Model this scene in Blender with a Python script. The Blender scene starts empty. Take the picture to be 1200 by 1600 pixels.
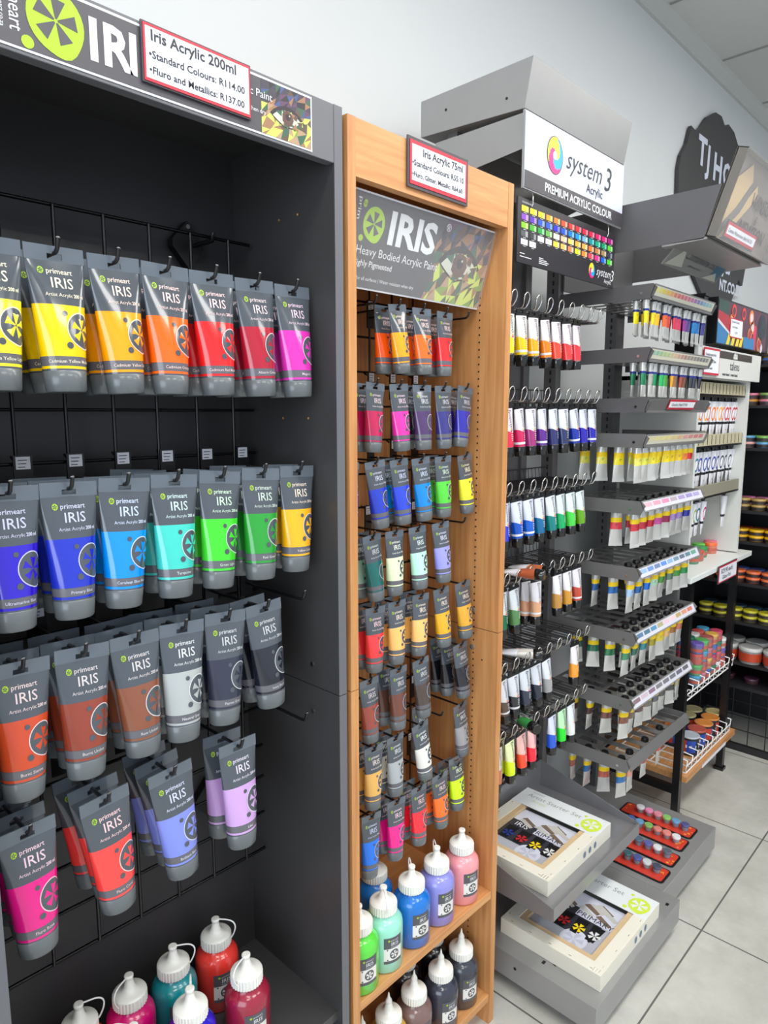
import bpy, math, random
from mathutils import Vector, Matrix
random.seed(7)
PI = math.pi
S = bpy.context.scene
COL = S.collection

# ------------------------------------------------------------ camera
YAW, PITCH = math.radians(43.694), math.radians(-8.2027)
fw = Vector((math.cos(PITCH)*math.cos(YAW), math.cos(PITCH)*math.sin(YAW), math.sin(PITCH)))
rt = Vector((math.sin(YAW), -math.cos(YAW), 0)); up = rt.cross(fw)
cam_d = bpy.data.cameras.new('camera'); cam = bpy.data.objects.new('camera', cam_d); COL.objects.link(cam)
cam_d.sensor_fit = 'AUTO'; cam_d.sensor_width = 36.0; cam_d.lens = 1078.7*36/1600
cam_d.clip_start = .02
M = Matrix((rt, up, -fw)).transposed().to_4x4(); M.translation = (0, 0, 1.5)
cam.matrix_world = M
S.camera = cam
S.view_settings.view_transform = 'Standard'; S.view_settings.look = 'None'
S.view_settings.gamma = 1; S.view_settings.use_curve_mapping = False
S.view_settings.exposure = -0.14

# ------------------------------------------------------------ world and lamps
w = bpy.data.worlds.new('shop_daylight'); S.world = w; w.use_nodes = True
bg = w.node_tree.nodes['Background']
bg.inputs[0].default_value = (.80, .88, 1.0, 1); bg.inputs[1].default_value = .95

def area(name, loc, rot, sx, sy, e, c=(1, 1, 1)):
    l = bpy.data.lights.new(name, 'AREA'); l.shape = 'RECTANGLE'; l.size = sx; l.size_y = sy
    l.energy = e; l.color = c
    o = bpy.data.objects.new(name, l); COL.objects.link(o); o.location = loc; o.rotation_euler = rot
    return o
# daylight of the shop window on the left, behind the photographer
area('window_daylight', (-2.6, -.9, 1.6), (math.radians(78), 0, math.radians(-68)), 2.6, 2.0, 75, (.80, .90, 1))
LAMPS = [(.15, .05), (1.5, -.15), (2.9, -.1), (-.6, -1.5), (1.2, -1.7), (3.0, -1.7), (4.3, -.4)]
for lx, ly in LAMPS:
    area('ceiling_lamp_light', (lx, ly, 3.03), (0, 0, 0), 1.1, .5, 17 if lx < 2.5 else 13, (1, .985, .95))

# ------------------------------------------------------------ helpers
def lin(c):
    return tuple(((x/255)/12.92 if x/255 <= .04045 else ((x/255+.055)/1.055)**2.4) for x in c)
_m = {}
def mat(name, c, rough=.5, metal=0., coat=0., spec=.5, emit=0., trans=0., alpha=1., noise=0., nscale=40., bump=0.):
    k = (name, tuple(c), rough)
    if k in _m: return _m[k]
    m = bpy.data.materials.new(name); m.use_nodes = True; nt = m.node_tree
    b = nt.nodes['Principled BSDF']; L = (*lin(c), 1)
    b.inputs['Base Color'].default_value = L
    b.inputs['Roughness'].default_value = rough; b.inputs['Metallic'].default_value = metal
    b.inputs['Coat Weight'].default_value = coat; b.inputs['Coat Roughness'].default_value = .04
    b.inputs['Specular IOR Level'].default_value = spec
    b.inputs['Transmission Weight'].default_value = trans; b.inputs['Alpha'].default_value = alpha
    if emit:
        b.inputs['Emission Color'].default_value = L; b.inputs['Emission Strength'].default_value = emit
    if noise or bump:
        tc = nt.nodes.new('ShaderNodeTexCoord'); n = nt.nodes.new('ShaderNodeTexNoise')
        n.inputs['Scale'].default_value = nscale; n.inputs['Detail'].default_value = 5
        nt.links.new(tc.outputs['Object'], n.inputs['Vector'])
        if noise:
            mx = nt.nodes.new('ShaderNodeMix'); mx.data_type = 'RGBA'
            mx.inputs['A'].default_value = tuple(x*(1-noise) for x in L[:3])+(1,)
            mx.inputs['B'].default_value = tuple(min(1, x*(1+noise)) for x in L[:3])+(1,)
            nt.links.new(n.outputs['Fac'], mx.inputs['Factor']); nt.links.new(mx.outputs['Result'], b.inputs['Base Color'])
        if bump:
            bp = nt.nodes.new('ShaderNodeBump'); bp.inputs['Strength'].default_value = bump; bp.inputs['Distance'].default_value = .002
            nt.links.new(n.outputs['Fac'], bp.inputs['Height']); nt.links.new(bp.outputs['Normal'], b.inputs['Normal'])
    _m[k] = m; return m

def tinted(name, rough, coat, white=0., base=(1, 1, 1)):
    """plastic or paper whose colour is the object's own colour, mixed towards white"""
    m = bpy.data.materials.new(name); m.use_nodes = True; nt = m.node_tree; b = nt.nodes['Principled BSDF']
    oi = nt.nodes.new('ShaderNodeObjectInfo'); mx = nt.nodes.new('ShaderNodeMix'); mx.data_type = 'RGBA'
    mx.inputs['Factor'].default_value = white; mx.inputs['B'].default_value = (*base, 1)
    nt.links.new(oi.outputs['Color'], mx.inputs['A']); nt.links.new(mx.outputs['Result'], b.inputs['Base Color'])
    b.inputs['Roughness'].default_value = rough; b.inputs['Coat Weight'].default_value = coat
    b.inputs['Coat Roughness'].default_value = .04
    return m

def wood(name, c1, c2, axis):
    m = bpy.data.materials.new(name); m.use_nodes = True; nt = m.node_tree; b = nt.nodes['Principled BSDF']
    tc = nt.nodes.new('ShaderNodeTexCoord'); mp = nt.nodes.new('ShaderNodeMapping'); n = nt.nodes.new('ShaderNodeTexNoise')
    s = [60, 60, 60]; s[axis] = 3; mp.inputs['Scale'].default_value = s
    n.inputs['Scale'].default_value = 1.6; n.inputs['Detail'].default_value = 6; n.inputs['Distortion'].default_value = .4
    r = nt.nodes.new('ShaderNodeValToRGB'); r.color_ramp.elements[0].position = .3; r.color_ramp.elements[1].position = .72
    r.color_ramp.elements[0].color = (*lin(c1), 1); r.color_ramp.elements[1].color = (*lin(c2), 1)
    nt.links.new(tc.outputs['Object'], mp.inputs['Vector']); nt.links.new(mp.outputs['Vector'], n.inputs['Vector'])
    nt.links.new(n.outputs['Fac'], r.inputs['Fac']); nt.links.new(r.outputs['Color'], b.inputs['Base Color'])
    b.inputs['Roughness'].default_value = .42
    return m

class MB:
    def __init__(s): s.v = []; s.f = []; s.m = []; s.s = []
    def add(s, vs, fs, m=0, smooth=False, fn=None):
        o = len(s.v)
        s.v += [tuple(fn(*p)) if fn else tuple(p) for p in vs]
        for f in fs: s.f.append([o+i for i in f]); s.m.append(m); s.s.append(smooth)
        return s
    def box(s, x0, x1, y0, y1, z0, z1, m=0, fn=None):
        vs = [(x, y, z) for z in (z0, z1) for y in (y0, y1) for x in (x0, x1)]
        return s.add(vs, [(0, 2, 3, 1), (4, 5, 7, 6), (0, 1, 5, 4), (2, 6, 7, 3), (0, 4, 6, 2), (1, 3, 7, 5)], m, False, fn)
    def lathe(s, prof, c=(0, 0, 0), n=24, m=0, cap=True, smooth=True, sy=1., wob=0, fn=None):
        vs = []; fs = []
        for k, (r, z) in enumerate(prof):
            for i in range(n):
                a = 2*PI*i/n; rr = r+(wob if i % 2 and r > 0 else 0)
                vs.append((c[0]+rr*math.cos(a), c[1]+rr*math.sin(a)*sy, c[2]+z))
        for k in range(len(prof)-1):
            for i in range(n):
                j = (i+1) % n; fs.append((k*n+i, k*n+j, (k+1)*n+j, (k+1)*n+i))
        s.add(vs, fs, m, smooth, fn)
        if cap:
            s.add(vs[:n], [tuple(range(n-1, -1, -1))], m, False, fn); s.add(vs[-n:], [tuple(range(n))], m, False, fn)
        return s
    def loft(s, rings, ms=0, smooth=True, caps=True, closed=True):
        n = len(rings[0]); vs = [p for r in rings for p in r]
        if isinstance(ms, int): ms = [ms]*(len(rings)-1)
        o = len(s.v); s.v += [tuple(p) for p in vs]
        for k in range(len(rings)-1):
            for i in range(n if closed else n-1):
                j = (i+1) % n
                s.f.append([o+k*n+i, o+k*n+j, o+(k+1)*n+j, o+(k+1)*n+i]); s.m.append(ms[k]); s.s.append(smooth)
        if caps:
            s.add(rings[0], [tuple(range(n-1, -1, -1))], ms[0]); s.add(rings[-1], [tuple(range(n))], ms[-1])
        return s
    def tube(s, pts, r, n=6, m=0, closed=False):
        pts = [Vector(p) for p in pts]; rings = []; prev = None
        N = len(pts)
        for i, p in enumerate(pts):
            if closed: t = (pts[(i+1) % N]-pts[i-1]).normalized()
            else: t = (pts[min(i+1, N-1)]-pts[max(i-1, 0)]).normalized()
            if prev is None:
                a = Vector((0, 0, 1)) if abs(t.z) < .9 else Vector((1, 0, 0)); u = t.cross(a).normalized()
            else:
                u = (prev-t*prev.dot(t)).normalized()
            prev = u; v = t.cross(u)
            rings.append([p+(u*math.cos(2*PI*k/n)+v*math.sin(2*PI*k/n))*r for k in range(n)])
        if closed: rings.append(rings[0])
        return s.loft(rings, m, True, not closed)
    def prism(s, poly, fn, t0, t1, m=0):
        n = len(poly); vs = [(a, b, t0) for a, b in poly]+[(a, b, t1) for a, b in poly]
        fs = [tuple(range(n)), tuple(range(2*n-1, n-1, -1))]+[(i, i+n, (i+1) % n+n, (i+1) % n) for i in range(n)]
        return s.add(vs, fs, m, False, fn)
    def mesh(s, name, mats):
        me = bpy.data.meshes.new(name); me.from_pydata(s.v, [], s.f)
        for q in (mats if isinstance(mats, (list, tuple)) else [mats]): me.materials.append(q)
        me.polygons.foreach_set('material_index', s.m); me.polygons.foreach_set('use_smooth', s.s)
        me.validate(); me.update(); return me
    def build(s, name, mats, parent=None, bevel=0, color=None):
        return link(name, s.mesh(name, mats), parent, bevel, color)

def link(name, me, parent=None, bevel=0, color=None):
    o = bpy.data.objects.new(name, me); COL.objects.link(o)
    if parent: o.parent = parent
    if color: o.color = (*lin(color), 1)
    if bevel:
        b = o.modifiers.new('bevel', 'BEVEL'); b.width = bevel; b.segments = 2; b.limit_method = 'ANGLE'
    return o
seen = {}
NTH = ['first', 'second', 'third', 'fourth', 'fifth', 'sixth', 'seventh', 'eighth', 'ninth', 'tenth', 'eleventh', 'twelfth', 'thirteenth', 'fourteenth']
def tag(o, label, cat, group=None):
    o['label'] = label; o['category'] = cat
    if group: o['group'] = group
    if label in seen: print('DUPLICATE LABEL', label)
    if not 4 <= len(label.split()) <= 16: print('LABEL LENGTH', len(label.split()), label)
    seen[label] = 1
    return o
def thing(name, label, cat, loc=(0, 0, 0), rot=(0, 0, 0), group=None):
    o = bpy.data.objects.new(name, None); COL.objects.link(o); o.empty_display_size = .02
    o.location = loc; o.rotation_euler = rot
    return tag(o, label, cat, group)
def struct(o): o['kind'] = 'structure'; return o

_t = {}
def text_geo(body, size, bold=0., shear=0., align='CENTER', res=2):
    k = (body, size, bold, shear, align)
    if k in _t: return _t[k]
    cu = bpy.data.curves.new('lettering', 'FONT'); cu.body = body; cu.size = size; cu.offset = bold*size; cu.shear = shear
    cu.align_x = align; cu.resolution_u = res
    ob = bpy.data.objects.new('lettering', cu); me = bpy.data.meshes.new_from_object(ob)
    r = ([(v.co.x, v.co.y) for v in me.vertices], [tuple(p.vertices) for p in me.polygons])
    bpy.data.objects.remove(ob); bpy.data.curves.remove(cu); bpy.data.meshes.remove(me)
    _t[k] = r; return r
def text(mb, body, size, fn, u=0, v=0, m=0, wide=1., **kw):
    """fn maps (u, v, depth) to a point"""
    vs, fs = text_geo(body, size, **kw)
    mb.add([(a*wide+u, b+v, 0) for a, b in vs], fs, m, False, fn)
def front(y, x0=0, z0=0):                      # plane facing -y
    return lambda u, v, t: (x0+u, y+t, z0+v)
def plane(o, U, V):
    o = Vector(o); U = Vector(U).normalized(); V = Vector(V).normalized(); N = U.cross(V)
    return lambda u, v, t: tuple(o+U*u+V*v-N*t)          # t grows away from the viewer
def rect(mb, x0, x1, z0, z1, fn, m=0): mb.add([(x0, z0, 0), (x1, z0, 0), (x1, z1, 0), (x0, z1, 0)], [(0, 1, 2, 3)], m, False, fn)
def poly(mb, pts, fn, m=0): mb.add([(a, b, 0) for a, b in pts], [tuple(range(len(pts)))], m, False, fn)
def disc(mb, cu, cv, r, fn, m=0, n=20, ru=None):
    poly(mb, [(cu+(ru or r)*math.cos(2*PI*i/n), cv+r*math.sin(2*PI*i/n)) for i in range(n)], fn, m)
def off(fn, d): return lambda u, v, t: fn(u, v, t+d)
def disc_grid(mb, outline, c, fn, m=0, k=5, inner=0.):
    """filled outline made of small rings, so that it can be wrapped round a tube"""
    n = len(outline); vs = []; fs = []
    for j in range(k+1):
        q = inner+(1-inner)*j/k
        vs += [(c[0]+(a-c[0])*q, c[1]+(b-c[1])*q, 0) for a, b in outline]
    for j in range(k):
        for i in range(n):
            i2 = (i+1) % n; fs.append((j*n+i, j*n+i2, (j+1)*n+i2, (j+1)*n+i))
    mb.add(vs, fs, m, True, fn)
def petal(c, a, r0, r1, w0, w1):
    ca, sa = math.cos(a), math.sin(a)
    return [(c[0]+r*ca-w_*sa, c[1]+r*sa+w_*ca) for r, w_ in ((r0, -w0), (r1, -w1), (r1, w1), (r0, w0))]
def flower(mb, c, R, fn, md, mp, n=28, dots=True, mo=None):
    """round badge with a corner at lower right, five wedge petals and loose dots"""
    def outl(R):
        o = []
        for i in range(n):
            a = 2*PI*i/n; d = (a-math.radians(292)+PI) % (2*PI)-PI
            o.append((c[0]+R*.93*math.cos(a)*(1+.16*math.exp(-(d/.45)**2)), c[1]+R*math.sin(a)*(1+.16*math.exp(-(d/.45)**2))))
        return o
    if mo is not None: disc_grid(mb, outl(R*1.07), c, off(fn, -.0001), mo)
    disc_grid(mb, outl(R), c, off(fn, -.0002), md)
    for i in range(5):
        p = petal(c, math.radians(82+72*i), R*.06, R*.68, R*.03, R*.24)
        disc_grid(mb, p, (sum(a for a, b in p)/4, sum(b for a, b in p)/4), off(fn, -.0004), mp, 3)
    if dots:
        for du, dv, r in ((-1.0, .95, .16), (-.93, -.95, .2)):
            o = [(c[0]+du*R+r*R*math.cos(2*PI*i/12), c[1]+dv*R+r*R*math.sin(2*PI*i/12)) for i in range(12)]
            disc_grid(mb, o, (c[0]+du*R, c[1]+dv*R), off(fn, -.0002), md, 2)
def swirl(mb, cu, cv, R, fn, mats, asp=.82):
    n = 36; k = 8
    for i in range(n):
        for j in range(k):
            r0, r1 = R*(.22+.78*j/k), R*(.22+.78*(j+1)/k)
            tw = 2.2*(1-(j+.5)/k); a = (2*PI*(i+.5)/n+tw) % (2*PI)
            m = mats[0] if math.radians(75) < a < math.radians(215) else (mats[1] if a < math.radians(75) or a > math.radians(330) else mats[2])
            q = [(r*math.cos(2*PI*(i+d)/n)*asp+cu, r*math.sin(2*PI*(i+d)/n)+cv) for r, d in ((r0, 0), (r1, 0), (r1, 1), (r0, 1))]
            poly(mb, q, fn, m)

# ------------------------------------------------------------ materials
GREY_CAB = mat('charcoal_laminate', (66, 65, 66), .36, noise=.06, nscale=120)
GREY_EDGE = mat('grey_edge_strip', (100, 101, 106), .4)
BLACK = mat('black_plastic', (22, 22, 24), .35)
BLACKM = mat('black_metal', (20, 20, 22), .3, spec=.6)
STEEL = mat('silver_painted_steel', (158, 158, 158), .36, .4, noise=.05, nscale=14)
STEEL_D = mat('dark_grey_painted_steel', (98, 97, 99), .42, .2, noise=.05, nscale=12)
CHROME = mat('chrome_wire', (200, 198, 195), .22, 1.)
WHITE = mat('white_plastic', (236, 236, 234), .35, coat=.2)
PAPER = mat('white_paper', (228, 230, 238), .55)
RED = mat('red_print', (196, 42, 62), .5)
INK = mat('dark_ink', (40, 42, 55), .5)
DGREY = mat('dark_card', (66, 62, 68), .4)
LIME = mat('lime_print', (162, 198, 34), .4)
WPRINT = mat('white_print', (225, 227, 230), .4)
BEECH = wood('beech_laminate', (182, 122, 72), (207, 152, 96), 2)
BEECH_X = wood('beech_laminate_across', (190, 130, 78), (212, 158, 102), 0)
HOLE = mat('shadow_hole', (30, 22, 16), .8)
SLATE = mat('slate_tube_plastic', (74, 80, 88), .17, coat=.6)
CRIMP = mat('slate_crimped_edge', (92, 101, 111), .2, coat=.5)  # paler than the slate body: reflection and translucency put into the colour
SLATE_CAP = mat('slate_cap_plastic', (97, 102, 105), .28, coat=.2)
BAND = tinted('tube_colour_band', .17, .6)
TPRINT = tinted('pale_tube_lettering', .4, 0, .72, (.72, .74, .76))
LIGHTB = tinted('tinted_white_plastic', .25, .4, .86, (.76, .80, .87))
LIGHTN = tinted('tinted_fluorescent_plastic', .25, .4, .55, (.9, .92, .9))
LIDC = tinted('coloured_lid', .35, .3)
ALU = mat('silver_tube_metal', (206, 206, 202), .28, .35)
ALUW = mat('white_silver_tube', (214, 214, 210), .35, .3)
YEL = mat('yellow_band', (240, 205, 20), .4)
BLUEB = mat('blue_band', (30, 45, 130), .4)
CLEAR = mat('clear_acrylic', (240, 243, 245), .05, trans=1., alpha=.35)

# ------------------------------------------------------------ room
def floor_mat():
    m = bpy.data.materials.new('floor_tile'); m.use_nodes = True; nt = m.node_tree; b = nt.nodes['Principled BSDF']
    tc = nt.nodes.new('ShaderNodeTexCoord'); sx = nt.nodes.new('ShaderNodeSeparateXYZ'); nt.links.new(tc.outputs['Object'], sx.inputs[0])
    def line(sock, o):
        a = nt.nodes.new('ShaderNodeMath'); a.operation = 'SUBTRACT'; a.inputs[1].default_value = o-.299
        nt.links.new(sx.outputs[sock], a.inputs[0])
        d = nt.nodes.new('ShaderNodeMath'); d.operation = 'PINGPONG'; d.inputs[1].default_value = .299
        nt.links.new(a.outputs[0], d.inputs[0])
        g = nt.nodes.new('ShaderNodeMath'); g.operation = 'GREATER_THAN'; g.inputs[1].default_value = .299-.0024
        nt.links.new(d.outputs[0], g.inputs[0]); return g
    l1, l2 = line('X', 1.962), line('Y', .589)
    mxm = nt.nodes.new('ShaderNodeMath'); mxm.operation = 'MAXIMUM'
    nt.links.new(l1.outputs[0], mxm.inputs[0]); nt.links.new(l2.outputs[0], mxm.inputs[1])
    n = nt.nodes.new('ShaderNodeTexNoise'); n.inputs['Scale'].default_value = 6; n.inputs['Detail'].default_value = 8; n.inputs['Roughness'].default_value = .65
    nt.links.new(tc.outputs['Object'], n.inputs['Vector'])
    r = nt.nodes.new('ShaderNodeValToRGB'); r.color_ramp.elements[0].position = .35; r.color_ramp.elements[1].position = .65
    r.color_ramp.elements[0].color = (*lin((176, 175, 168)), 1); r.color_ramp.elements[1].color = (*lin((198, 197, 190)), 1)
    nt.links.new(n.outputs['Fac'], r.inputs['Fac'])
    mx = nt.nodes.new('ShaderNodeMix'); mx.data_type = 'RGBA'; mx.inputs['B'].default_value = (*lin((98, 98, 96)), 1)
    nt.links.new(mxm.outputs[0], mx.inputs['Factor']); nt.links.new(r.outputs['Color'], mx.inputs['A'])
    nt.links.new(mx.outputs['Result'], b.inputs['Base Color']); b.inputs['Roughness'].default_value = .38
    return m
struct(MB().box(-3, 6, -3.5, 1.4, -.05, 0).build('floor', floor_mat()))
WALL = mat('painted_plaster', (206, 209, 210), .7, noise=.02, nscale=3, bump=.05)
struct(MB().box(-3, 6, 1.30, 1.42, 0, 3.25).build('wall_back', WALL))
struct(MB().box(5.9, 6.02, -3.5, 1.3, 0, 3.25).build('wall_right', WALL))
ce = MB().box(-3, 6, -3.5, 1.3, 3.105, 3.16)
for k in range(15):
    x = -2.585+.615*k
    ce.box(x-.006, x+.006, -3.5, 1.25, 3.101, 3.106, 1)
for y in (-1.2, .02, -2.4): ce.box(-3, 6, y-.006, y+.006, 3.101, 3.106, 1)
struct(ce.build('ceiling', [mat('ceiling_board', (205, 206, 202), .8, noise=.02, nscale=60), mat('ceiling_joint', (150, 150, 146), .7)]))
co = MB(); prof = [(0, 0), (-.045, 0), (-.04, -.012), (-.018, -.03), (-.012, -.05), (0, -.052)]
co.loft([[(x, 1.30+a, 3.105+b) for a, b in prof] for x in (-3, 5.9)], 0, False)
struct(co.build('trim_1', mat('cornice_white', (190, 191, 188), .6)))
for i, (lx, ly) in enumerate(LAMPS):
    t = thing('ceiling_light', ['ceiling light panel over the charcoal cabinet', 'ceiling light panel in front of the steel stands', 'ceiling light panel in front of the white cabinet', 'ceiling light panel behind the photographer, left', 'ceiling light panel behind the photographer, middle', 'ceiling light panel behind the photographer, right', 'ceiling light panel nearest the far right wall'][i], 'ceiling light', (lx, ly, 3.09), group='light panels of the ceiling')
    MB().box(-.6, .6, -.3, -.26, -.03, .012).box(-.6, .6, .26, .3, -.03, .012).box(-.6, -.56, -.26, .26, -.03, .012).box(.56, .6, -.26, .26, -.03, .012).build('frame', WHITE, t)
    MB().box(-.56, .56, -.26, .26, -.012, 0).build('diffuser', mat('light_diffuser', (255, 253, 248), .5, emit=5.), t)

# ------------------------------------------------------------ price signs
def price_sign(label, fn, w, h, lines, back=True, sizes=None, red=.007, rim=.006, align=None):
    t = thing('price_sign', label, 'sign')
    if back: MB().box(-rim, w+rim, -rim, h+rim, .0012, .004, 0, lambda a, b, c: fn(a, b, c)).build('backing_board', DGREY, t)
    MB().box(0, w, 0, h, 0, .0011, 0, lambda a, b, c: fn(a, b, c)).build('red_border', RED, t)
    p = MB(); rect(p, red*.7, w-red*.7, red, h-red, off(fn, -.0004)); p.build('paper', PAPER, t)
    l = MB()
    for k, (s, sz, u, v, bd) in enumerate(lines): text(l, s, sz, off(fn, -.0008), u, v, 0, bold=bd, align=align or 'LEFT')
    l.build('lettering', INK, t)
    return t

# ------------------------------------------------------------ charcoal cabinet
cab = thing('display_cabinet', 'tall charcoal cabinet with open front and wire grid of large tubes', 'cabinet', (.3, 1.0, 0))
def cp(mb, name, mats, **k): o = mb.build(name, mats, cab, **k); o.location = (-.3, -1.0, 0); return o
XL = .211
sp = MB().box(.7835, .8005, .8575, 1.15, 0, 1.004).box(.7835, .8005, .8575, 1.15, 1.0055, 1.977)
sp.box(.7833, .8007, .8568, .8576, 0, 1.004, 1).box(.7833, .8007, .8568, .8576, 1.0055, 1.977, 1)
for y, z in ((.93, 1.045), (.93, .955), (1.06, 1.045), (1.06, .955)):
    sp.lathe([(.0045, 0), (.0045, .0012)], (0, 0, 0), 10, 2, fn=lambda a, b, c, y=y, z=z: (.7834-c, y+a, z+b))
for y, z in ((.95, 1.83), (1.0, 1.83), (.93, 1.49), (1.0, 1.49), (.98, 1.6)):
    sp.lathe([(.002, 0), (.002, .0008)], (0, 0, 0), 8, 3, fn=lambda a, b, c, y=y, z=z: (.7834-c, y+a, z+b))
cp(sp, 'side_panel', [GREY_CAB, GREY_EDGE, CHROME, BEECH])
cp(MB().box(XL, XL+.017, .8575, 1.15, 0, 1.977).box(XL-.0002, XL+.0172, .8568, .8576, 0, 1.977, 1), 'side_panel', [GREY_CAB, GREY_EDGE])
cp(MB().box(XL+.017, .7835, 1.136, 1.15, 0, 1.977), 'back_panel', [mat('charcoal_back_laminate', (54, 53, 55), .42, noise=.08, nscale=30)])
cp(MB().box(XL+.017, .7835, .875, 1.136, 1.96, 1.977), 'top_panel', [GREY_CAB])
cp(MB().box(XL+.017, .7835, .8575, .875, 1.89, 1.977), 'fascia_board', [GREY_EDGE], bevel=.001)
cp(MB().box(XL+.017, .7835, .87, 1.136, .352, .37), 'shelf', [GREY_CAB])
cp(MB().box(XL+.017, .7835, .87, 1.136, .06, .078), 'shelf', [GREY_CAB])

ART = [(60, 55, 70), (92, 70, 60), (120, 150, 60), (60, 80, 130), (150, 110, 80), (190, 205, 90), (90, 60, 90), (50, 90, 70), (170, 140, 110), (40, 36, 44)]
ARTM = [mat('artwork_facet', c, .35) for c in ART]
def artwork(mb, w, h, fn, m0, seed=1, nx=9, ny=7):
    rnd = random.Random(seed)
    P = [[(w*i/nx+(rnd.uniform(-.4, .4)*w/nx if 0 < i < nx else 0), h*j/ny+(rnd.uniform(-.4, .4)*h/ny if 0 < j < ny else 0)) for j in range(ny+1)] for i in range(nx+1)]
    for i in range(nx):
        for j in range(ny):
            a, b, c, d = P[i][j], P[i+1][j], P[i+1][j+1], P[i][j+1]
            low = j < ny*.45
            for t in ((a, b, c), (a, c, d)):
                k = rnd.choice([1, 2, 4, 5, 5, 8, 7] if low else [0, 1, 3, 6, 9, 0, 7, 4])
                poly(mb, t, fn, m0+k)
def eye(mb, w, h, fn, mW, mI, mK, u0, v0):
    o = [(u0+w*(-.5+i/10), v0+h*.5*math.sin(PI*i/10)**.8) for i in range(11)]+[(u0+w*(.5-i/10), v0-h*.42*math.sin(PI*i/10)) for i in range(1, 10)]
    poly(mb, [(u0+(a-u0)*1.18, v0+h*.08+(b_-v0)*1.35) for a, b_ in o], fn, mK)
    poly(mb, o, off(fn, -.0002), mW)
    rnd = random.Random(4)
    for k in range(16):
        a = rnd.uniform(0, 2*PI); p = (u0+w*.44*math.cos(a), v0+h*.34*math.sin(a))
        poly(mb, [(p[0]+w*.13*math.cos(a+q+k), p[1]+h*.22*math.sin(a+q+k)) for q in (0, 2.3, 4.1)], off(fn, -.0003-k*.00001), 6+rnd.choice((1, 2, 4, 8, 5, 3, 7)))
    disc(mb, u0+.0*w, v0+h*.06, h*.46, off(fn, -.0005), mI, 7); disc(mb, u0+.03*w, v0+h*.1, h*.3, off(fn, -.0006), 6+1, 6); disc(mb, u0+.0*w, v0+h*.14, h*.2, off(fn, -.0007), mK, 9)
    disc(mb, u0+.05*w, v0+h*.24, h*.05, off(fn, -.0009), mW, 8)

def banner_mats(): return [mat('banner_dark', (74, 72, 78), .35), LIME, WPRINT, mat('eye_white', (196, 198, 184), .3), mat('eye_iris', (92, 62, 54), .3), mat('eye_dark', (44, 34, 42), .3)]+ARTM
bn = thing('shop_banner', 'dark grey banner with lime badge and white IRIS lettering on the charcoal cabinet', 'banner', (.3, .857, 1.9))
f0 = front(.8562, 0, 1.8945)
MB().box(.205, .7375, .8564, .857, 1.8945, 1.9725).build('white_backing', PAPER, bn).location = (-.3, -.857, -1.9)
b = MB(); H_ = .0775
rect(b, .2085, .735, .0025, H_-.0025, f0, 0)
artwork(b, .092, H_-.005, lambda u, v, t: f0(u+.643, v+.0025, t-.0003), 6, 3, 8, 7)
eye(b, .055, .024, off(f0, -.0006), 3, 4, 5, .69, .032)
flower(b, (.359, .043), .0345, lambda u, v, t: f0(u, v, t-.0003), 1, 0)
for ch, u in (('I', .3945), ('R', .4115), ('I', .4435)): text(b, ch, .064, off(f0, -.0005), u, .0175, 2, bold=.03, wide=.92, align='LEFT')
text(b, 'S', .066, off(f0, -.0005), .485, .0165, 2, bold=.022, align='LEFT')
text(b, 'Heavy Bodied Acrylic Paint', .0145, off(f0, -.0005), .503, .049, 2, align='LEFT')
text(b, 'Ideal for all surfaces | Water resistant when dry', .0082, off(f0, -.0005), .492, .028, 2, align='LEFT')
text(b, 'primeart', .0165, lambda u, v, t: f0(.309+v*1.3, .0755-u, -.0005), 0, 0, 2, align='LEFT')
text(b, 'www.primeart.co.za', .0065, lambda u, v, t: f0(.2995+v, .07-u, -.0005), 0, 0, 2, align='LEFT')
b.build('banner_print', banner_mats(), bn).location = (-.3, -.857, -1.9)
price_sign('red bordered price card reading Iris Acrylic 200ml on the charcoal cabinet top', front(.851, .4625, 1.9085), .158, .0665,
           [('Iris Acrylic 200ml', .0178, .009, .048, .022), ('\u2022Standard Colours: R114.00', .0126, .006, .0275, .018), ('\u2022Fluro and Metallics: R137.00', .0120, .006, .0095, .018)], red=.0035, rim=.002)

# wire grid
def wire_grid(label, x0, x1, z0, z1, dx, zs, y, xoff, r=.0028):
    t = thing('wire_grid_panel', label, 'wire grid', ((x0+x1)/2, y, z0))
    g = MB(); x = x0+xoff
    while x < x1:
        g.tube([(x, y, z0), (x, y, z1)], r); x += dx
        for z in zs: g.tube([(x0, y+.0035, z), (x1, y+.0035, z)], r)
    o = g.build('wire_mesh', BLACKM, t); o.location = (-(x0+x1)/2, -y, -z0)
    return t
zs = [.622, .702, .779, .845, .925, 1.005, 1.085, 1.165, 1.245, 1.33, 1.426, 1.504, 1.797]
gt = wire_grid('black wire grid holding the large tubes inside the charcoal cabinet', .232, .770, .622, 1.797, .0742, zs, 1.068, .046)
for x, z in ((.675, 1.79), (.3, 1.79), (.675, .75)):
    b = MB(); b.prism([(0, .04), (.03, .006), (.03, -.006), (0, -.04), (-.03, -.006), (-.03, .006)], lambda u, v, t, x=x, z=z: (x+u, 1.118+t, z+v), 0, .016)
    b.lathe([(.004, 0), (.004, .002)], (0, 0, 0), 10, 1, fn=lambda u, v, t, x=x, z=z: (x+u, 1.118-t, z+.03+v))
    b.tube([(x+.012, 1.12, z), (x+.012, 1.06, z), (x+.012, 1.058, z+.012)], .004)
    b.build('wall_bracket', [BLACK, CHROME], gt).location = (-.501, -1.068, -.622)

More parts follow.
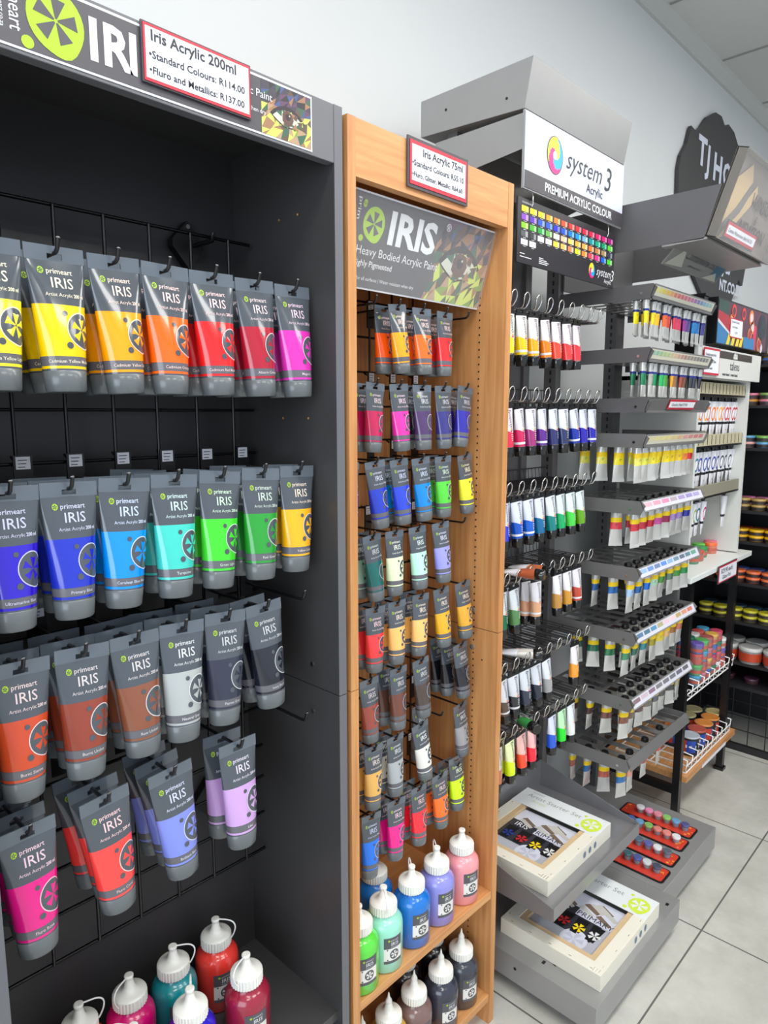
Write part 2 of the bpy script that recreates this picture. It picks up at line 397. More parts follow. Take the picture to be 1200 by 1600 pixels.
# hooks
def hook_meshes(ln, r, tip, plate):
    h = MB(); h.tube([(0, 0, 0), (0, -ln+.004, 0), (0, -ln, .001), (0, -ln-.004, .004), (0, -ln-tip*.55, tip)], r, 8)
    h.lathe([(r*1.02, 0), (r*.7, .0008)], (0, 0, 0), 8, 1, fn=lambda a, b_, c: (a, -ln-tip*.55-c*.5, tip+b_*.3+c))
    p = MB().box(-plate/2, plate/2, -.003, .0, -.022, .036); p.tube([(-plate*.4, .004, .03), (-plate*.4, .012, .034)], .002); p.tube([(plate*.4, .004, .03), (plate*.4, .012, .034)], .002)
    q = MB(); rect(q, -plate*.38, plate*.38, .016, .034, front(-.0034)); 
    for k in range(3): rect(q, -plate*.28, plate*(.1+.06*k), .0185+k*.005, .0197+k*.005, front(-.0037), 1)
    return h.mesh('rod', [BLACKM, CHROME]), p.mesh('back_plate', BLACK), q.mesh('price_tag', [PAPER, INK])
HB = hook_meshes(.165, .0028, .016, .026); HS = hook_meshes(.148, .0023, .013, .02)
def hook(H, x, y, z, label, group):
    t = thing('display_hook', label, 'hook', (x, y, z), group=group)
    for n, me in zip(('rod', 'back_plate', 'price_tag'), H): link(n, me, t)
    return t

# ------------------------------------------------------------ squeeze tubes
def tube_meshes(s, vol, names):
    """hanging squeeze tube: flat crimped top with slot, round cap below; s scales the 200 ml tube"""
    n = 36
    def ab(z):     # half width and half depth at height z (z negative, hook hole at 0)
        if z > -.006: return .036, .0009
        t = min(1, (-.006-z)/.134)
        return .036+(.0262-.036)*t, .0009+(.0205-.0009)*(1-(1-t)**1.7)
    def ring(z, a, b): return [(s*a*math.cos(2*PI*i/n), s*b*math.sin(2*PI*i/n), s*z) for i in range(n)]
    zsb = [(.0, 0)]
    b = MB()
    # crimped strip with hanging slot, built round the slot
    def q(x0, x1, z0, z1): b.box(s*x0, s*x1, -s*.0009, s*.0009, s*z0, s*z1, 3)
    q(-.036, -.009, -.0065, .0125); q(.009, .036, -.0065, .0125); q(-.009, .009, .003, .0125); q(-.009, .009, -.0065, -.0035)
    zz = [-.006, -.012, -.02, -.03, -.04, -.05, -.0585, -.0595, -.07, -.08, -.09, -.1, -.11, -.1225, -.1233, -.1335, -.1341, -.1375, -.14]
    mm = [1 if z > -.0059 else 0 for z in zz]
    ms = []
    for k in range(len(zz)-1):
        zm = (zz[k]+zz[k+1])/2
        ms.append(1 if (-.1225 < zm < -.0595) or (-.1375 < zm < -.1341) else (2 if -.1335 < zm < -.1233 else 0))
    b.loft([ring(z, *ab(z)) for z in zz], ms, True)
    body = b.mesh('tube_body', [SLATE, BAND, mat('slate_name_strip', (98, 97, 104), .25, coat=.4), CRIMP])
    c = MB(); c.loft([ring(-.1395, .0255, .0205), ring(-.1402, .0262, .0212), ring(-.163, .0245, .0198), ring(-.1652, .0225, .018)], 0, True)
    cap = c.mesh('cap', SLATE_CAP)
    def wrap(u, v, t):
        a, bb = ab(v); th = max(-1.45, min(1.45, u/a)); k = .0004/s-t
        return (s*(a*math.sin(th)+k*math.sin(th)), s*(-bb*math.cos(th)-k*math.cos(th)), s*v)
    out = {}
    for nm in names:
        p = MB()
        text(p, 'primeart', .0092, wrap, -.0135, -.0215, 0, bold=.008, align='LEFT')
        text(p, 'IRIS', .0185, wrap, -.0105, -.039, 0, bold=.004, align='LEFT')
        text(p, 'Artist Acrylic', .0062, wrap, -.0185, -.0495, 0, align='LEFT'); text(p, vol, .0062, wrap, .0165, -.0495, 0, bold=.03, align='LEFT')
        disc_grid(p, [(-.0205+.0043*math.cos(2*PI*i/14), -.0185+.0043*math.sin(2*PI*i/14)) for i in range(14)], (-.0205, -.0185), wrap, 1, 2)
        for i in range(5): poly(p, petal((-.0205, -.0185), math.radians(82+72*i), .0004, .003, .0002, .001), off(wrap, -.0003), 2)
        flower(p, (.0215, -.0895), .0205, wrap, 2, 3, mo=0)
        if nm: text(p, nm, .0058, wrap, .004, -.1305, 0, bold=.005)
        out[nm] = p.mesh('printing', [TPRINT, LIME, SLATE, BAND])
    return body, cap, out

BIG = [  # row height, x of hook, colour, colour word, name on the strip, tubes behind, roll
 ('top', 1.694, [(.285, (250, 232, 40), 'lemon yellow', 'Cadmium Yellow Light', 1, 0), (.360, (245, 200, 0), 'golden yellow', 'Cadmium Yellow Medium', 2, .01), (.436, (255, 160, 5), 'amber orange', 'Cadmium Yellow Deep', 2, .04), (.509, (250, 100, 12), 'orange', 'Cadmium Orange', 1, -.01), (.583, (232, 30, 34), 'scarlet', 'Cadmium Red Medium', 2, .02), (.659, (172, 22, 48), 'crimson', 'Alizarin Crimson', 2, .04), (.733, (212, 48, 172), 'magenta', 'Magenta', 1, .03)]),
 ('second', 1.403, [(.286, (44, 22, 190), 'ultramarine', 'Ultramarine Blue', 1, -.02), (.359, (28, 48, 185), 'royal blue', 'Primary Blue', 2, -.02), (.434, (0, 140, 232), 'cerulean blue', 'Cerulean Blue Hue', 1, -.06), (.509, (62, 198, 186), 'turquoise', 'Turquoise', 3, -.05), (.586, (62, 208, 42), 'bright green', 'Green Light', 1, -.08), (.662, (36, 150, 48), 'leaf green', 'Real Green', 2, -.06), (.736, (245, 176, 20), 'ochre yellow', 'Yellow Ochre', 1, -.04)]),
 ('third', 1.182, [(.285, (198, 70, 32), 'burnt orange', 'Burnt Sienna', 2, -.04), (.363, (140, 58, 38), 'russet brown', 'Burnt Umber', 2, -.04), (.437, (134, 78, 54), 'mid brown', 'Raw Umber', 2, .02), (.511, (170, 174, 174), 'light grey', 'Neutral Grey', 2, -.05), (.587, (44, 48, 66), 'blue grey', 'Paynes Grey', 2, -.06), (.661, (28, 31, 42), 'black', 'Ivory Black', 1, .05)]),
 ('lowest', .962, [(.278, (224, 12, 132), 'fuchsia', 'Fluro Rose', 3, .02), (.381, (250, 66, 62), 'coral red', 'Fluro Coral', 2, .07), (.482, (122, 136, 220), 'periwinkle blue', 'Brilliant Blue', 2, .08), (.602, (200, 158, 216), 'lilac', 'Lilac', 1, -.01)])]
bigb, bigc, bigp = tube_meshes(1., '200 ml', ['']+[t[3] for r in BIG for t in r[2]])
def squeeze(meshes, nm, loc, rot, col, label, group):
    b_, c_, p_ = meshes
    t = thing('paint_tube', label, 'paint tube', loc, rot, group)
    link('tube_body', b_, t, color=col); link('cap', c_, t); link('printing', p_[nm], t, color=col)
    return t
ORD = ['', 'directly behind the front one', 'third back on its hook', 'rearmost on its hook']
for ri, (rw, z, ts) in enumerate(BIG):
    for x, col, cw, nm, nb, roll in ts:
        for k in range(nb+1):
            lab = f'{cw} large paint tube, {"front of its hook" if k == 0 else ORD[k]}, {rw} row of charcoal cabinet'
            squeeze((bigb, bigc, bigp), nm if k < 2 else '', (x+(random.uniform(-.004, .003) if k else 0), .906+.043*k, z-.004),
                    (-.03+random.uniform(-.02, .03), -roll+(random.uniform(-.04, .02) if k else 0), random.uniform(-.05, .05)), col, lab, 'large tubes in the charcoal cabinet')
        hook(HB, x, 1.064, z, f'black hook carrying the {cw} tubes in {rw} row, charcoal cabinet', 'hooks in the charcoal cabinet')
hook(HB, .737, 1.064, 1.182, 'empty black hook at the right end of third row, charcoal cabinet', 'hooks in the charcoal cabinet')
hook(HB, .737, 1.064, .962, 'empty black hook at the right end of lowest row, charcoal cabinet', 'hooks in the charcoal cabinet')

# ------------------------------------------------------------ paint bottles
BPLASTIC = tinted('glossy_bottle_plastic', .22, .5)
def bottle_meshes(s, pointed, r=.041):
    hs = .93
    b = MB(); b.lathe([(r-.004, 0), (r, .004), (r, .098), (r-.002, .108), (r-.009, .117), (.022, .125), (.022, .130)], n=36)
    body = MB(); body.v = [(x*s, y*s, z*s*hs) for x, y, z in b.v]; body.f, body.m, body.s = b.f, b.m, b.s
    c = MB(); c.lathe([(.0283, .1265), (.029, .128), (.029, .1455), (.0285, .1475)], n=64, wob=-.0015, smooth=False)
    c.lathe([(.0285, .1475), (.0275, .1492), (.0225, .151), (.0125, .1545), (.009, .161), (.0068, .172)]+([(.006, .176), (.0078, .1775), (.0078, .182), (.006, .183)] if not pointed else [(.0055, .173), (.0075, .176), (.0065, .181), (.003, .187), (.0012, .199)]), n=28)
    c.v = [(x*s, y*s, z*s*hs) for x, y, z in c.v]
    st = MB()
    pts = []
    for i in range(15):
        a = PI*i/14
        pts.append((.016+.0165*(1-math.cos(a))/2*1.0+.012*math.sin(a), 0, .181-.036*(i/14)+.012*math.sin(a)))
    pts = [(.006, 0, .181)]+pts[1:]+[(.0295, 0, .14)]
    st.tube(pts, .0014, 6); st.v = [(x*s, y*s, z*s*hs) for x, y, z in st.v]
    l = MB()
    def wr(u, v, t): th = u/r; k = r+.0003-t; return (s*k*math.sin(th), -s*k*math.cos(th), s*v*hs)
    def strip(z0, z1, m, u0=-.021, u1=.021):
        for i in range(10):
            a, b_ = u0+(u1-u0)*i/10, u0+(u1-u0)*(i+1)/10
            l.add([(a, z0, 0), (b_, z0, 0), (b_, z1, 0), (a, z1, 0)], [(0, 1, 2, 3)], m, True, wr)
    strip(.026, .033, 0); strip(.033, .062, 1); strip(.062, .088, 0)
    disc_grid(l, [(.002+.0105*math.cos(2*PI*i/20), .047+.0115*math.sin(2*PI*i/20)) for i in range(20)], (.002, .047), off(wr, -.0002), 0)
    for i in range(5):
        p = petal((.002, .047), math.radians(82+72*i), .001, .0078, .0006, .0026); disc_grid(l, p, (sum(a for a, _ in p)/4, sum(b_ for _, b_ in p)/4), off(wr, -.0004), 1, 2)
    for du, dv in ((-.0135, .0125), (-.013, -.0115)): disc_grid(l, [(du+.0018*math.cos(2*PI*i/8), .047+dv+.0018*math.sin(2*PI*i/8)) for i in range(8)], (du, .047+dv), off(wr, -.0002), 0, 1)
    text(l, 'IRIS', .0115, off(wr, -.0003), -.006, .0685, 2, align='LEFT'); text(l, 'primeart', .005, off(wr, -.0003), -.006, .0795, 2, align='LEFT')
    text(l, 'Acrylic 500 ml', .0028, off(wr, -.0003), -.006, .0645, 2, align='LEFT')
    disc_grid(l, [(-.01+.0024*math.cos(2*PI*i/8), .081+.0024*math.sin(2*PI*i/8)) for i in range(8)], (-.01, .081), off(wr, -.0003), 3, 1)
    return dict(body=body.mesh('bottle_body', BPLASTIC), cap=c.mesh('nozzle_cap', mat('milky_white_cap', (232, 231, 224), .35, coat=.15)),
                strap=st.mesh('cap_strap', WHITE), label=l.mesh('paper_label', [mat('label_slate', (84, 84, 90), .35), mat('label_white', (226, 224, 218), .4), WPRINT, LIME]))
B1 = bottle_meshes(1., False); B2 = bottle_meshes(1., True); B3 = bottle_meshes(1.0, False)
def bottle(B, x, y, z, rz, srz, col, label, group, strap=True):
    t = thing('paint_bottle', label, 'paint bottle', (x, y, z), (0, 0, rz), group)
    link('bottle_body', B['body'], t, color=col); c = link('nozzle_cap', B['cap'], t)
    if strap: o = link('cap_strap', B['strap'], c); o.rotation_euler = (0, 0, srz-rz)
    link('paper_label', B['label'], t)
for x, y, rz, sr, col, lab in [(.644, 1.063, -.22, -.9, (240, 62, 52), 'coral red paint bottle at the back right of charcoal cabinet floor'), (.552, 1.06, -.22, -.6, (20, 140, 148), 'teal paint bottle left of the coral red bottle, charcoal cabinet'),
    (.466, 1.055, -.22, 3.6, (205, 12, 110), 'magenta paint bottle between teal and orange bottles, charcoal cabinet'), (.633, .947, -.22, 3.5, (150, 28, 55), 'dark crimson paint bottle in front of the coral red bottle'),
    (.524, .954, -.22, 1.0, (38, 30, 190), 'ultramarine paint bottle in front of the teal bottle'), (.381, 1.058, -.22, -.3, (255, 120, 20), 'orange paint bottle farthest left in the charcoal cabinet'),
    (.424, .955, -.22, 2.2, (220, 60, 90), 'paint bottle of which only the white nozzle shows at photo bottom')]:
    bottle(B3, x, y, .37, rz, sr, col, lab, 'squeeze bottles in the charcoal cabinet')

# ------------------------------------------------------------ beech cabinet
cab = thing('display_cabinet', 'narrow beech cabinet with small tubes above and paint bottles below', 'cabinet', (1.05, 1.0, 0))
def cp(mb, name, mats, **k): o = mb.build(name, mats, cab, **k); o.location = (-1.05, -1.0, 0); return o
sp = MB().box(1.272, 1.2905, .857, 1.15, 0, 1.003).box(1.272, 1.2905, .857, 1.15, 1.0045, 1.972)
z = .12
while z < 1.85:
    sp.lathe([(.0021, 0), (.0021, .0005)], (0, 0, 0), 8, 1, fn=lambda a, b_, c, z=z: (1.2719-c, .925+a, z+b_)); z += .0158
for z in (1.045, .955):
    sp.lathe([(.0065, 0), (.0065, .001), (.003, .001)], (0, 0, 0), 14, 2, fn=lambda a, b_, c, z=z: (1.2719-c, .928+a, z+b_))
sp.lathe([(.002, 0), (.002, .0005)], (0, 0, 0), 8, 1, fn=lambda a, b_, c: (1.2719-c, .9+a, .93+b_))
cp(sp, 'side_panel', [BEECH, HOLE, mat('grey_connector', (120, 112, 104), .4)])
cp(MB().box(.812, .8305, .857, 1.15, 0, 1.003).box(.812, .8305, .857, 1.15, 1.0045, 1.972), 'side_panel', [BEECH])
cp(MB().box(.8305, 1.272, 1.136, 1.15, .03, 1.972), 'back_panel', [BEECH])
cp(MB().box(.8305, 1.272, .876, 1.136, 1.955, 1.972), 'top_panel', [BEECH_X])
cp(MB().box(.8305, 1.272, .858, .876, 1.882, 1.972), 'fascia_board', [BEECH_X])
cp(MB().box(.8305, 1.272, .859, 1.136, .341, .36), 'shelf', [BEECH_X], bevel=.0008)
cp(MB().box(.8305, 1.272, .859, 1.136, .062, .082), 'shelf', [BEECH_X], bevel=.0008)
cp(MB().box(.8305, 1.272, .9, .915, 0, .062), 'plinth', [BEECH_X])

t = thing('shop_banner', 'tilted dark banner with IRIS lettering and an eye picture in beech cabinet', 'banner', (1.045, .9, 1.72))
fn = plane((.836, .9285, 1.722), (1, 0, 0), (0, -.285, 1)); W_, H_ = .43, .161
o = MB().box(0, W_, 0, H_, .0008, .003, 0, lambda a, b_, c: fn(a, b_, c)).build('white_backing', PAPER, t); o.location = (-1.045, -.9, -1.72)
b = MB(); rect(b, .002, W_-.002, .003, H_-.003, fn, 0)
artwork(b, .2, H_-.006, lambda u, v, q: fn(u+.228, v+.003, q-.0003), 6, 11, 12, 9)
poly(b, [(.2, .003), (.24, .003), (.262, .05), (.25, .1), (.275, H_-.003), (.2, H_-.003)], off(fn, -.0006), 0)
eye(b, .115, .055, off(fn, -.0009), 3, 4, 5, .335, .075)
flower(b, (.078, .112), .0285, off(fn, -.0004), 1, 0)
disc(b, .05, .143, .0045, off(fn, -.0006), 1, 12)
text(b, 'IRIS', .077, off(fn, -.001), .114, .087, 2, bold=.032, wide=1.12, align='LEFT')
text(b, '\u00ae', .02, off(fn, -.001), .272, .135, 2, align='LEFT')
text(b, 'Heavy Bodied Acrylic Paint', .0205, off(fn, -.001), .044, .059, 2, align='LEFT')
text(b, 'Highly Pigmented', .0145, off(fn, -.001), .041, .040, 2, bold=.01, align='LEFT')
text(b, 'Ideal for all surfaces | Water resistant when dry', .009, off(fn, -.001), .037, .016, 2, align='LEFT')
text(b, 'prim', .02, lambda u, v, q: fn(.034+v*.6, .15-u, q-.001), 0, 0, 2, align='LEFT')
b.build('banner_print', banner_mats(), t).location = (-1.045, -.9, -1.72)
b = MB(); b.box(0, W_, 0, H_, -.004, -.0025, 0, lambda a, b_, c: fn(a, b_, c)); b.build('clear_sleeve', mat('glossy_film', (255, 255, 255), .04, alpha=.08), t).location = (-1.045, -.9, -1.72)
price_sign('red bordered price card reading Iris Acrylic 75ml on the beech fascia', front(.8525, .9585, 1.899), .163, .0735,
           [('Iris Acrylic 75ml', .0178, .033, .0515, .02), ('\u2022Standard Colours: R55.10', .0137, .0045, .032, .018), ('\u2022Fluro, Glitter, Metallic: R64.60', .0115, .0045, .0135, .018)], red=.0065, rim=.0055)
wire_grid('black wire grid holding the small tubes inside the beech cabinet', .834, 1.268, .56, 1.76, .07, [.56+.0733*k for k in range(17)], 1.075, .036, .0024)
smb, smc, smp = tube_meshes(.735, '75 ml', [''])
SM = [ # row, z, (x, colour, word, behind list, roll, yaw)
 ('top', 1.70, [(1.005, (255, 165, 20), 'amber', [((250, 92, 18), 'orange')], .1, 0), (1.077, (248, 108, 28), 'bright orange', [((240, 90, 25), 'deep orange')], .02, 0), (1.15, (222, 38, 40), 'scarlet', [((215, 35, 40), 'scarlet')], 0, 0)]),
 ('second', 1.55, [(.944, (188, 28, 84), 'crimson', [((180, 26, 80), 'crimson')], -.06, 0), (1.01, (226, 50, 166), 'magenta', [], .05, 0), (1.079, (78, 52, 102), 'dusky purple', [((32, 34, 44), 'black')], .01, 0), (1.147, (54, 50, 128), 'indigo', [], .03, 0), (1.224, (44, 40, 162), 'ultramarine', [((40, 38, 120), 'dark ultramarine')], -.12, 0)]),
 ('third', 1.403, [(.872, (90, 60, 190), 'violet', [], 0, 0), (.943, (34, 58, 190), 'cobalt blue', [], .1, 0), (1.011, (40, 68, 212), 'royal blue', [((0, 135, 210), 'cerulean')], .08, 0), (1.077, (0, 132, 212), 'cerulean blue', [], .08, 0), (1.15, (86, 206, 60), 'lime green', [((80, 195, 60), 'lime green')], .04, 0), (1.225, (240, 230, 48), 'lemon yellow', [], .1, 0)]),
 ('fourth', 1.261, [(.934, (8, 96, 92), 'dark teal', [((150, 190, 170), 'sage')], .08, 0), (.998, (226, 240, 196), 'pale cream green', [], 0, 0), (1.068, (184, 240, 214), 'pale mint', [], .03, 0), (1.144, (152, 152, 232), 'periwinkle', [], .06, 0)]),
 ('fifth', 1.115, [(.943, (240, 58, 60), 'coral red', [((225, 50, 55), 'coral red')], -.03, 0), (1.006, (250, 190, 106), 'apricot', [((245, 180, 90), 'apricot')], -.01, 0), (1.08, (252, 192, 112), 'peach', [((245, 185, 95), 'peach')], -.06, 0), (1.149, (230, 172, 30), 'golden ochre', [], .05, 0), (1.226, (226, 166, 46), 'yellow ochre', [], .08, 0)]),
 ('sixth', .972, [(.925, (152, 70, 58), 'reddish brown', [], .03, 0), (1.011, (110, 64, 50), 'chestnut brown', [((90, 60, 48), 'dark brown')], -.02, 0), (1.082, (76, 62, 56), 'dark umber', [], .07, 0), (1.221, (26, 28, 38), 'black', [((28, 30, 38), 'black'), ((24, 26, 34), 'black')], .1, 0)]),
 ('seventh', .826, [(.938, (226, 176, 92), 'buff yellow', [((220, 170, 90), 'buff yellow')], -.05, 0), (1.002, (166, 172, 176), 'silver grey', [((214, 206, 190), 'off white')], 0, 0), (1.082, (226, 226, 220), 'white', [], .12, 0), (1.224, (152, 152, 156), 'pale grey', [], .12, 0)]),
 ('lowest', .68, [(.930, (10, 112, 228), 'bright blue', [], -.08, 0), (1.006, (240, 20, 142), 'hot pink', [((225, 20, 130), 'hot pink')], -.05, 0), (1.079, (250, 38, 58), 'neon red', [((240, 35, 55), 'neon red')], -.04, 0), (1.152, (255, 112, 30), 'neon orange', [((250, 110, 40), 'neon orange')], .06, 0), (1.213, (206, 250, 10), 'neon yellow', [((200, 240, 20), 'neon yellow')], .04, 0)])]
for rw, z, ts in SM:
    for x, col, cw, beh, roll, yw in ts:
        zz = z-.004 if cw != 'neon yellow' else .695
        squeeze((smb, smc, smp), '', (x, .925, zz), (-.02+random.uniform(-.03, .03), -roll, random.uniform(-.08, .06)), col, f'{cw} small paint tube, front of its hook, {rw} row of beech cabinet', 'small tubes in the beech cabinet')
        for k, (c2, w2) in enumerate(beh):
            squeeze((smb, smc, smp), '', (x-.003, .925+.033*(k+1), z-.004), (0, random.uniform(-.02, .06)-roll*.4, 0), c2, f'{w2} small paint tube {"directly" if k == 0 else "two places"} behind the {cw} one, {rw} row, beech cabinet', 'small tubes in the beech cabinet')
        hook(HS, x, 1.071, z, f'black hook carrying the {cw} tubes in {rw} row, beech cabinet', 'hooks in the beech cabinet')
squeeze((smb, smc, smp), '', (1.15, .985, .823), (0, .04, 0), (120, 116, 116), 'dark grey small tube set back between white and pale grey ones, beech cabinet', 'small tubes in the beech cabinet')
for x, z, l in ((.94, 1.70, 'empty black hook at the left end of top row, beech cabinet'), (1.222, 1.70, 'empty black hook at the right end of top row, beech cabinet'), (1.221, 1.257, 'empty black hook at the right end of fourth row, beech cabinet'), (1.15, .826, 'black hook carrying the set back dark grey tube, beech cabinet')):
    hook(HS, x, 1.071, z, l, 'hooks in the beech cabinet')
G = 'squeeze bottles in the beech cabinet'
for x, y, rz, sr, st, col, lab in [(1.213, .905, -.27, 2.6, False, (238, 152, 158), 'pink paint bottle, rightmost on the upper beech shelf'), (1.12, .905, -.27, .9, True, (140, 140, 214), 'periwinkle paint bottle between pink and blue ones, upper beech shelf'),
    (1.032, .903, -.27, .9, True, (20, 112, 200), 'blue paint bottle with raised cap strap, upper beech shelf'), (.942, .902, -.27, -2.2, True, (150, 218, 196), 'pale mint paint bottle on the upper beech shelf'), (.868, .9, -.27, 2.4, False, (90, 208, 66), 'bright green paint bottle, leftmost on the upper beech shelf'),
    (1.0, .985, -.27, 2.5, False, (0, 120, 212), 'azure paint bottle at the back of the upper beech shelf')]:
    bottle(B1, x, y, .36, rz, sr, col, lab, G, st)
for x, y, rz, col, lab in [(1.218, .905, -.27, (52, 56, 66), 'black paint bottle, rightmost on the lowest beech shelf'), (1.134, .9, -.27, (50, 52, 66), 'blue black paint bottle second from the right, lowest beech shelf'),
    (1.045, .905, -.27, (118, 92, 88), 'mauve brown paint bottle in the middle of lowest beech shelf'), (.962, .905, -.27, (204, 160, 50), 'ochre yellow paint bottle on the lowest beech shelf'), (.882, .905, -.27, (200, 196, 180), 'cream paint bottle, leftmost on the lowest beech shelf'),
    (1.205, .985, -.27, (30, 30, 36), 'black paint bottle at the back right of the lowest beech shelf'), (1.1, .985, -.27, (34, 32, 38), 'black paint bottle at the back middle of the lowest beech shelf'), (.905, .985, -.27, (205, 150, 30), 'mustard paint bottle at the back left of the lowest beech shelf')]:
    bottle(B2, x, y, .082, rz, 0, col, lab, G, False)

# ------------------------------------------------------------ steel stand with wire racks
def rel(mb, name, mats, root, **k):
    o = mb.build(name, mats, root, **k); o.location = -root.location; return o
X0, X1 = 1.400, 1.895
def extr(mb, pts_yz, x0, x1, m=0):
    mb.prism(pts_yz, lambda a, b_, t: (t, a, b_), x0, x1, m); return mb
st = thing('steel_display_stand', 'silver grey steel stand with six rows of wire hooks beside the beech cabinet', 'display stand', (1.65, .95, 0))
b = MB().box(1.391, 1.905, .636, 1.24, .035, .105)
for x, y in ((1.43, .80), (1.445, .775), (1.46, .745), (1.86, .655)): b.box(x-.006, x+.006, y-.004, y+.004, .1051, .1056, 1)
b.lathe([(.004, 0), (.004, .001)], (0, 0, 0), 10, 1, fn=lambda u, v, c: (1.3908-c, .86+u, .075+v))
rel(b, 'base', [STEEL, BLACK], st, bevel=.002)
for x, y in ((1.44, .69), (1.86, .69), (1.44, 1.19), (1.86, 1.19)): rel(MB().lathe([(.016, 0), (.016, .01), (.008, .014), (.008, .036)], (x, y, 0), 14), 'foot', BLACK, st)
rel(MB().box(1.42, 1.45, 1.11, 1.14, .105, 2.2), 'upright', [STEEL_D, BLACK], st)
b = MB().box(1.745, 1.775, 1.11, 1.14, .105, 2.2)
for k in range(80): b.box(1.7765, 1.7775, 1.12, 1.126, .2+k*.025, .214+k*.025, 1)
rel(b, 'upright', [STEEL_D, BLACK], st)
rel(MB().box(1.45, 1.745, 1.12, 1.128, .12, 2.16), 'back_panel', STEEL_D, st)
# display tray with sloping side walls
b = MB().box(X0, X1, .765, 1.10, .278, .284)
extr(b, [(.762, .256), (.768, .256), (.768, .292), (.762, .292)], X0, X1)
for xa in (X0-.001, X1-.001): extr(b, [(.762, .256), (1.10, .256), (1.10, .372), (.762, .292)], xa, xa+.0025)
b.box(X0, X1, 1.097, 1.10, .256, .372)
rel(b, 'tray', mat('brushed_tray_steel', (150, 150, 154), .3, .55, noise=.05, nscale=9), st)
# header
b = MB()
b.add([(X0, .888, 2.269), (X1, .888, 2.269), (X1, .907, 2.167), (X0, .907, 2.167), (X0, 1.21, 2.266), (X1, 1.21, 2.266), (X1, 1.21, 2.182), (X0, 1.21, 2.182)],
      [(0, 1, 2, 3), (0, 4, 5, 1), (0, 3, 7, 4), (1, 5, 6, 2), (3, 2, 6, 7), (4, 7, 6, 5)])
for y, z in ((1.13, 2.225), (.955, 2.2)): b.lathe([(.0032, 0), (.0032, .001)], (0, 0, 0), 10, 1, fn=lambda u, v, c, y=y, z=z: (X0-.0002-c, y+u, z+v))
rel(b, 'header_box', [STEEL, BLACK], st, bevel=.001)
for xa in (X0+.004, X1-.006): rel(extr(MB(), [(.912, 2.16), (1.165, 2.158), (1.165, 2.04), (1.035, 2.073), (.912, 2.085)], xa, xa+.002), 'header_bracket', STEEL, st)
rel(MB().box(X0+.006, X1-.006, 1.10, 1.165, 2.06, 2.16), 'header_crossbar', STEEL, st)
rel(MB().box(X0, X1, .9065, .911, 2.0, 2.165), 'sign_holder', STEEL, st)
sg = thing('brand_sign', 'white sign with colour swirl and black strip reading PREMIUM ACRYLIC COLOUR', 'sign', (1.65, .906, 2.0))
MB().box(1.402, 1.893, .9045, .9062, 2.0035, 2.1635).build('sign_board', mat('sign_white', (200, 206, 224), .4), sg).location = -sg.location
f = front(.9042, 1.402, 2.0035); b = MB()
rect(b, 0, .491, 0, .036, f, 0)
text(b, 'PREMIUM ACRYLIC COLOUR', .0265, off(f, -.0005), .0865, .009, 1, bold=.02, align='LEFT')
SW = [mat('swirl_yellow', (240, 220, 30), .4), mat('swirl_cyan', (0, 165, 225), .4), mat('swirl_magenta', (225, 20, 130), .4)]
disc(b, .128, .096, .0425, off(f, -.0003), 0, 32, ru=.0365)
swirl(b, .128, .096, .0405, off(f, -.0006), (2, 3, 4)); disc(b, .128, .096, .0095, off(f, -.0008), 1, 14)
text(b, 'system', .066, off(f, -.0005), .178, .082, 5, shear=.35, bold=-.005, align='LEFT'); text(b, '3', .085, off(f, -.0005), .375, .074, 5, shear=.2, align='LEFT')
text(b, 'Acrylic', .031, off(f, -.0005), .285, .049, 5, bold=.005, align='LEFT')
b.build('sign_print', [DGREY, WPRINT]+SW+[INK], sg).location = -sg.location
price_sign('price card reading System 3 Acrylic Original on the steel header', plane((1.535, .9085, 2.176), (1, 0, 0), (0, -.019, .102)), .226, .071,
           [('System 3 Acrylic Original (59ml)', .0163, .011, .041, .003), ('R84.70 per Tube', .0163, .06, .018, .003)], red=.007, rim=.006)
# colour chart
cc = thing('colour_chart', 'black hanging colour chart of small swatches under the white sign', 'colour chart', (1.64, .918, 1.84))
MB().box(1.40, 1.887, .918, .9225, 1.842, 1.985).build('board', [mat('chart_black', (42, 39, 44), .4)], cc, bevel=.0006).location = -cc.location
b = MB()
for x in (1.455, 1.835):
    b.tube([(x, .92, 2.012), (x, .914, 2.0), (x, .913, 1.978), (x, .916, 1.972)], .0018)
b.build('hanging_hook', CHROME, cc).location = -cc.location
CH = ["ffe600 fff000 ffd900 ff9e00 ff7d10 ff4a1a f02a24 f02030 ee1c40 e81848 e01460 e0147a b01080", "8a3fc8 5a28b8 1e50c8 0a50e0 1020e8 2050e8 0078d8 0090e0 78b0e8 009098 00a880 00a068 58d838",
      "8ac818 40b020 20a040 68b050 f0eec8 ffc09a ffd060 f8b040 ffa848 f87830 c08040 a89060 40485a", "585c60 3a3c42 d8dad8 d8e0dc ffd038 ffb860 e88858 d0f820 ff8830 ff4858 ff3088 1868e0 48e030", "ffffff ffffff"]
b = MB(); f = front(.9174, 1.40, 1.842); mats = [WPRINT]
for j, row in enumerate(CH):
    for i, h in enumerate(row.split()):
        c = tuple(int(h[k:k+2], 16) for k in (0, 2, 4)); u = .015+i*.0357; v = .1145-j*.0182
        if j == 4: u += 0
        mats.append(mat('swatch', c, .4)); mats.append(mat('swatch_tint', tuple(int(x+(255-x)*.45) for x in c), .4))
        rect(b, u, u+.0185, v, v+.0125, f, len(mats)-2); rect(b, u+.0185, u+.0285, v, v+.0125, f, len(mats)-1)
        rect(b, u+.009, u+.0215, v-.0032, v-.0022, f, 0)
text(b, 'COLOUR RANGE', .0055, f, .016, .1325, 0, align='LEFT')
for u, v, w_ in ((.012, .021, .02), (.012, .014, .05), (.095, .022, .02), (.095, .018, .035), (.095, .014, .045), (.095, .010, .038)): rect(b, u, u+w_, v, v+.0018, f, 0)
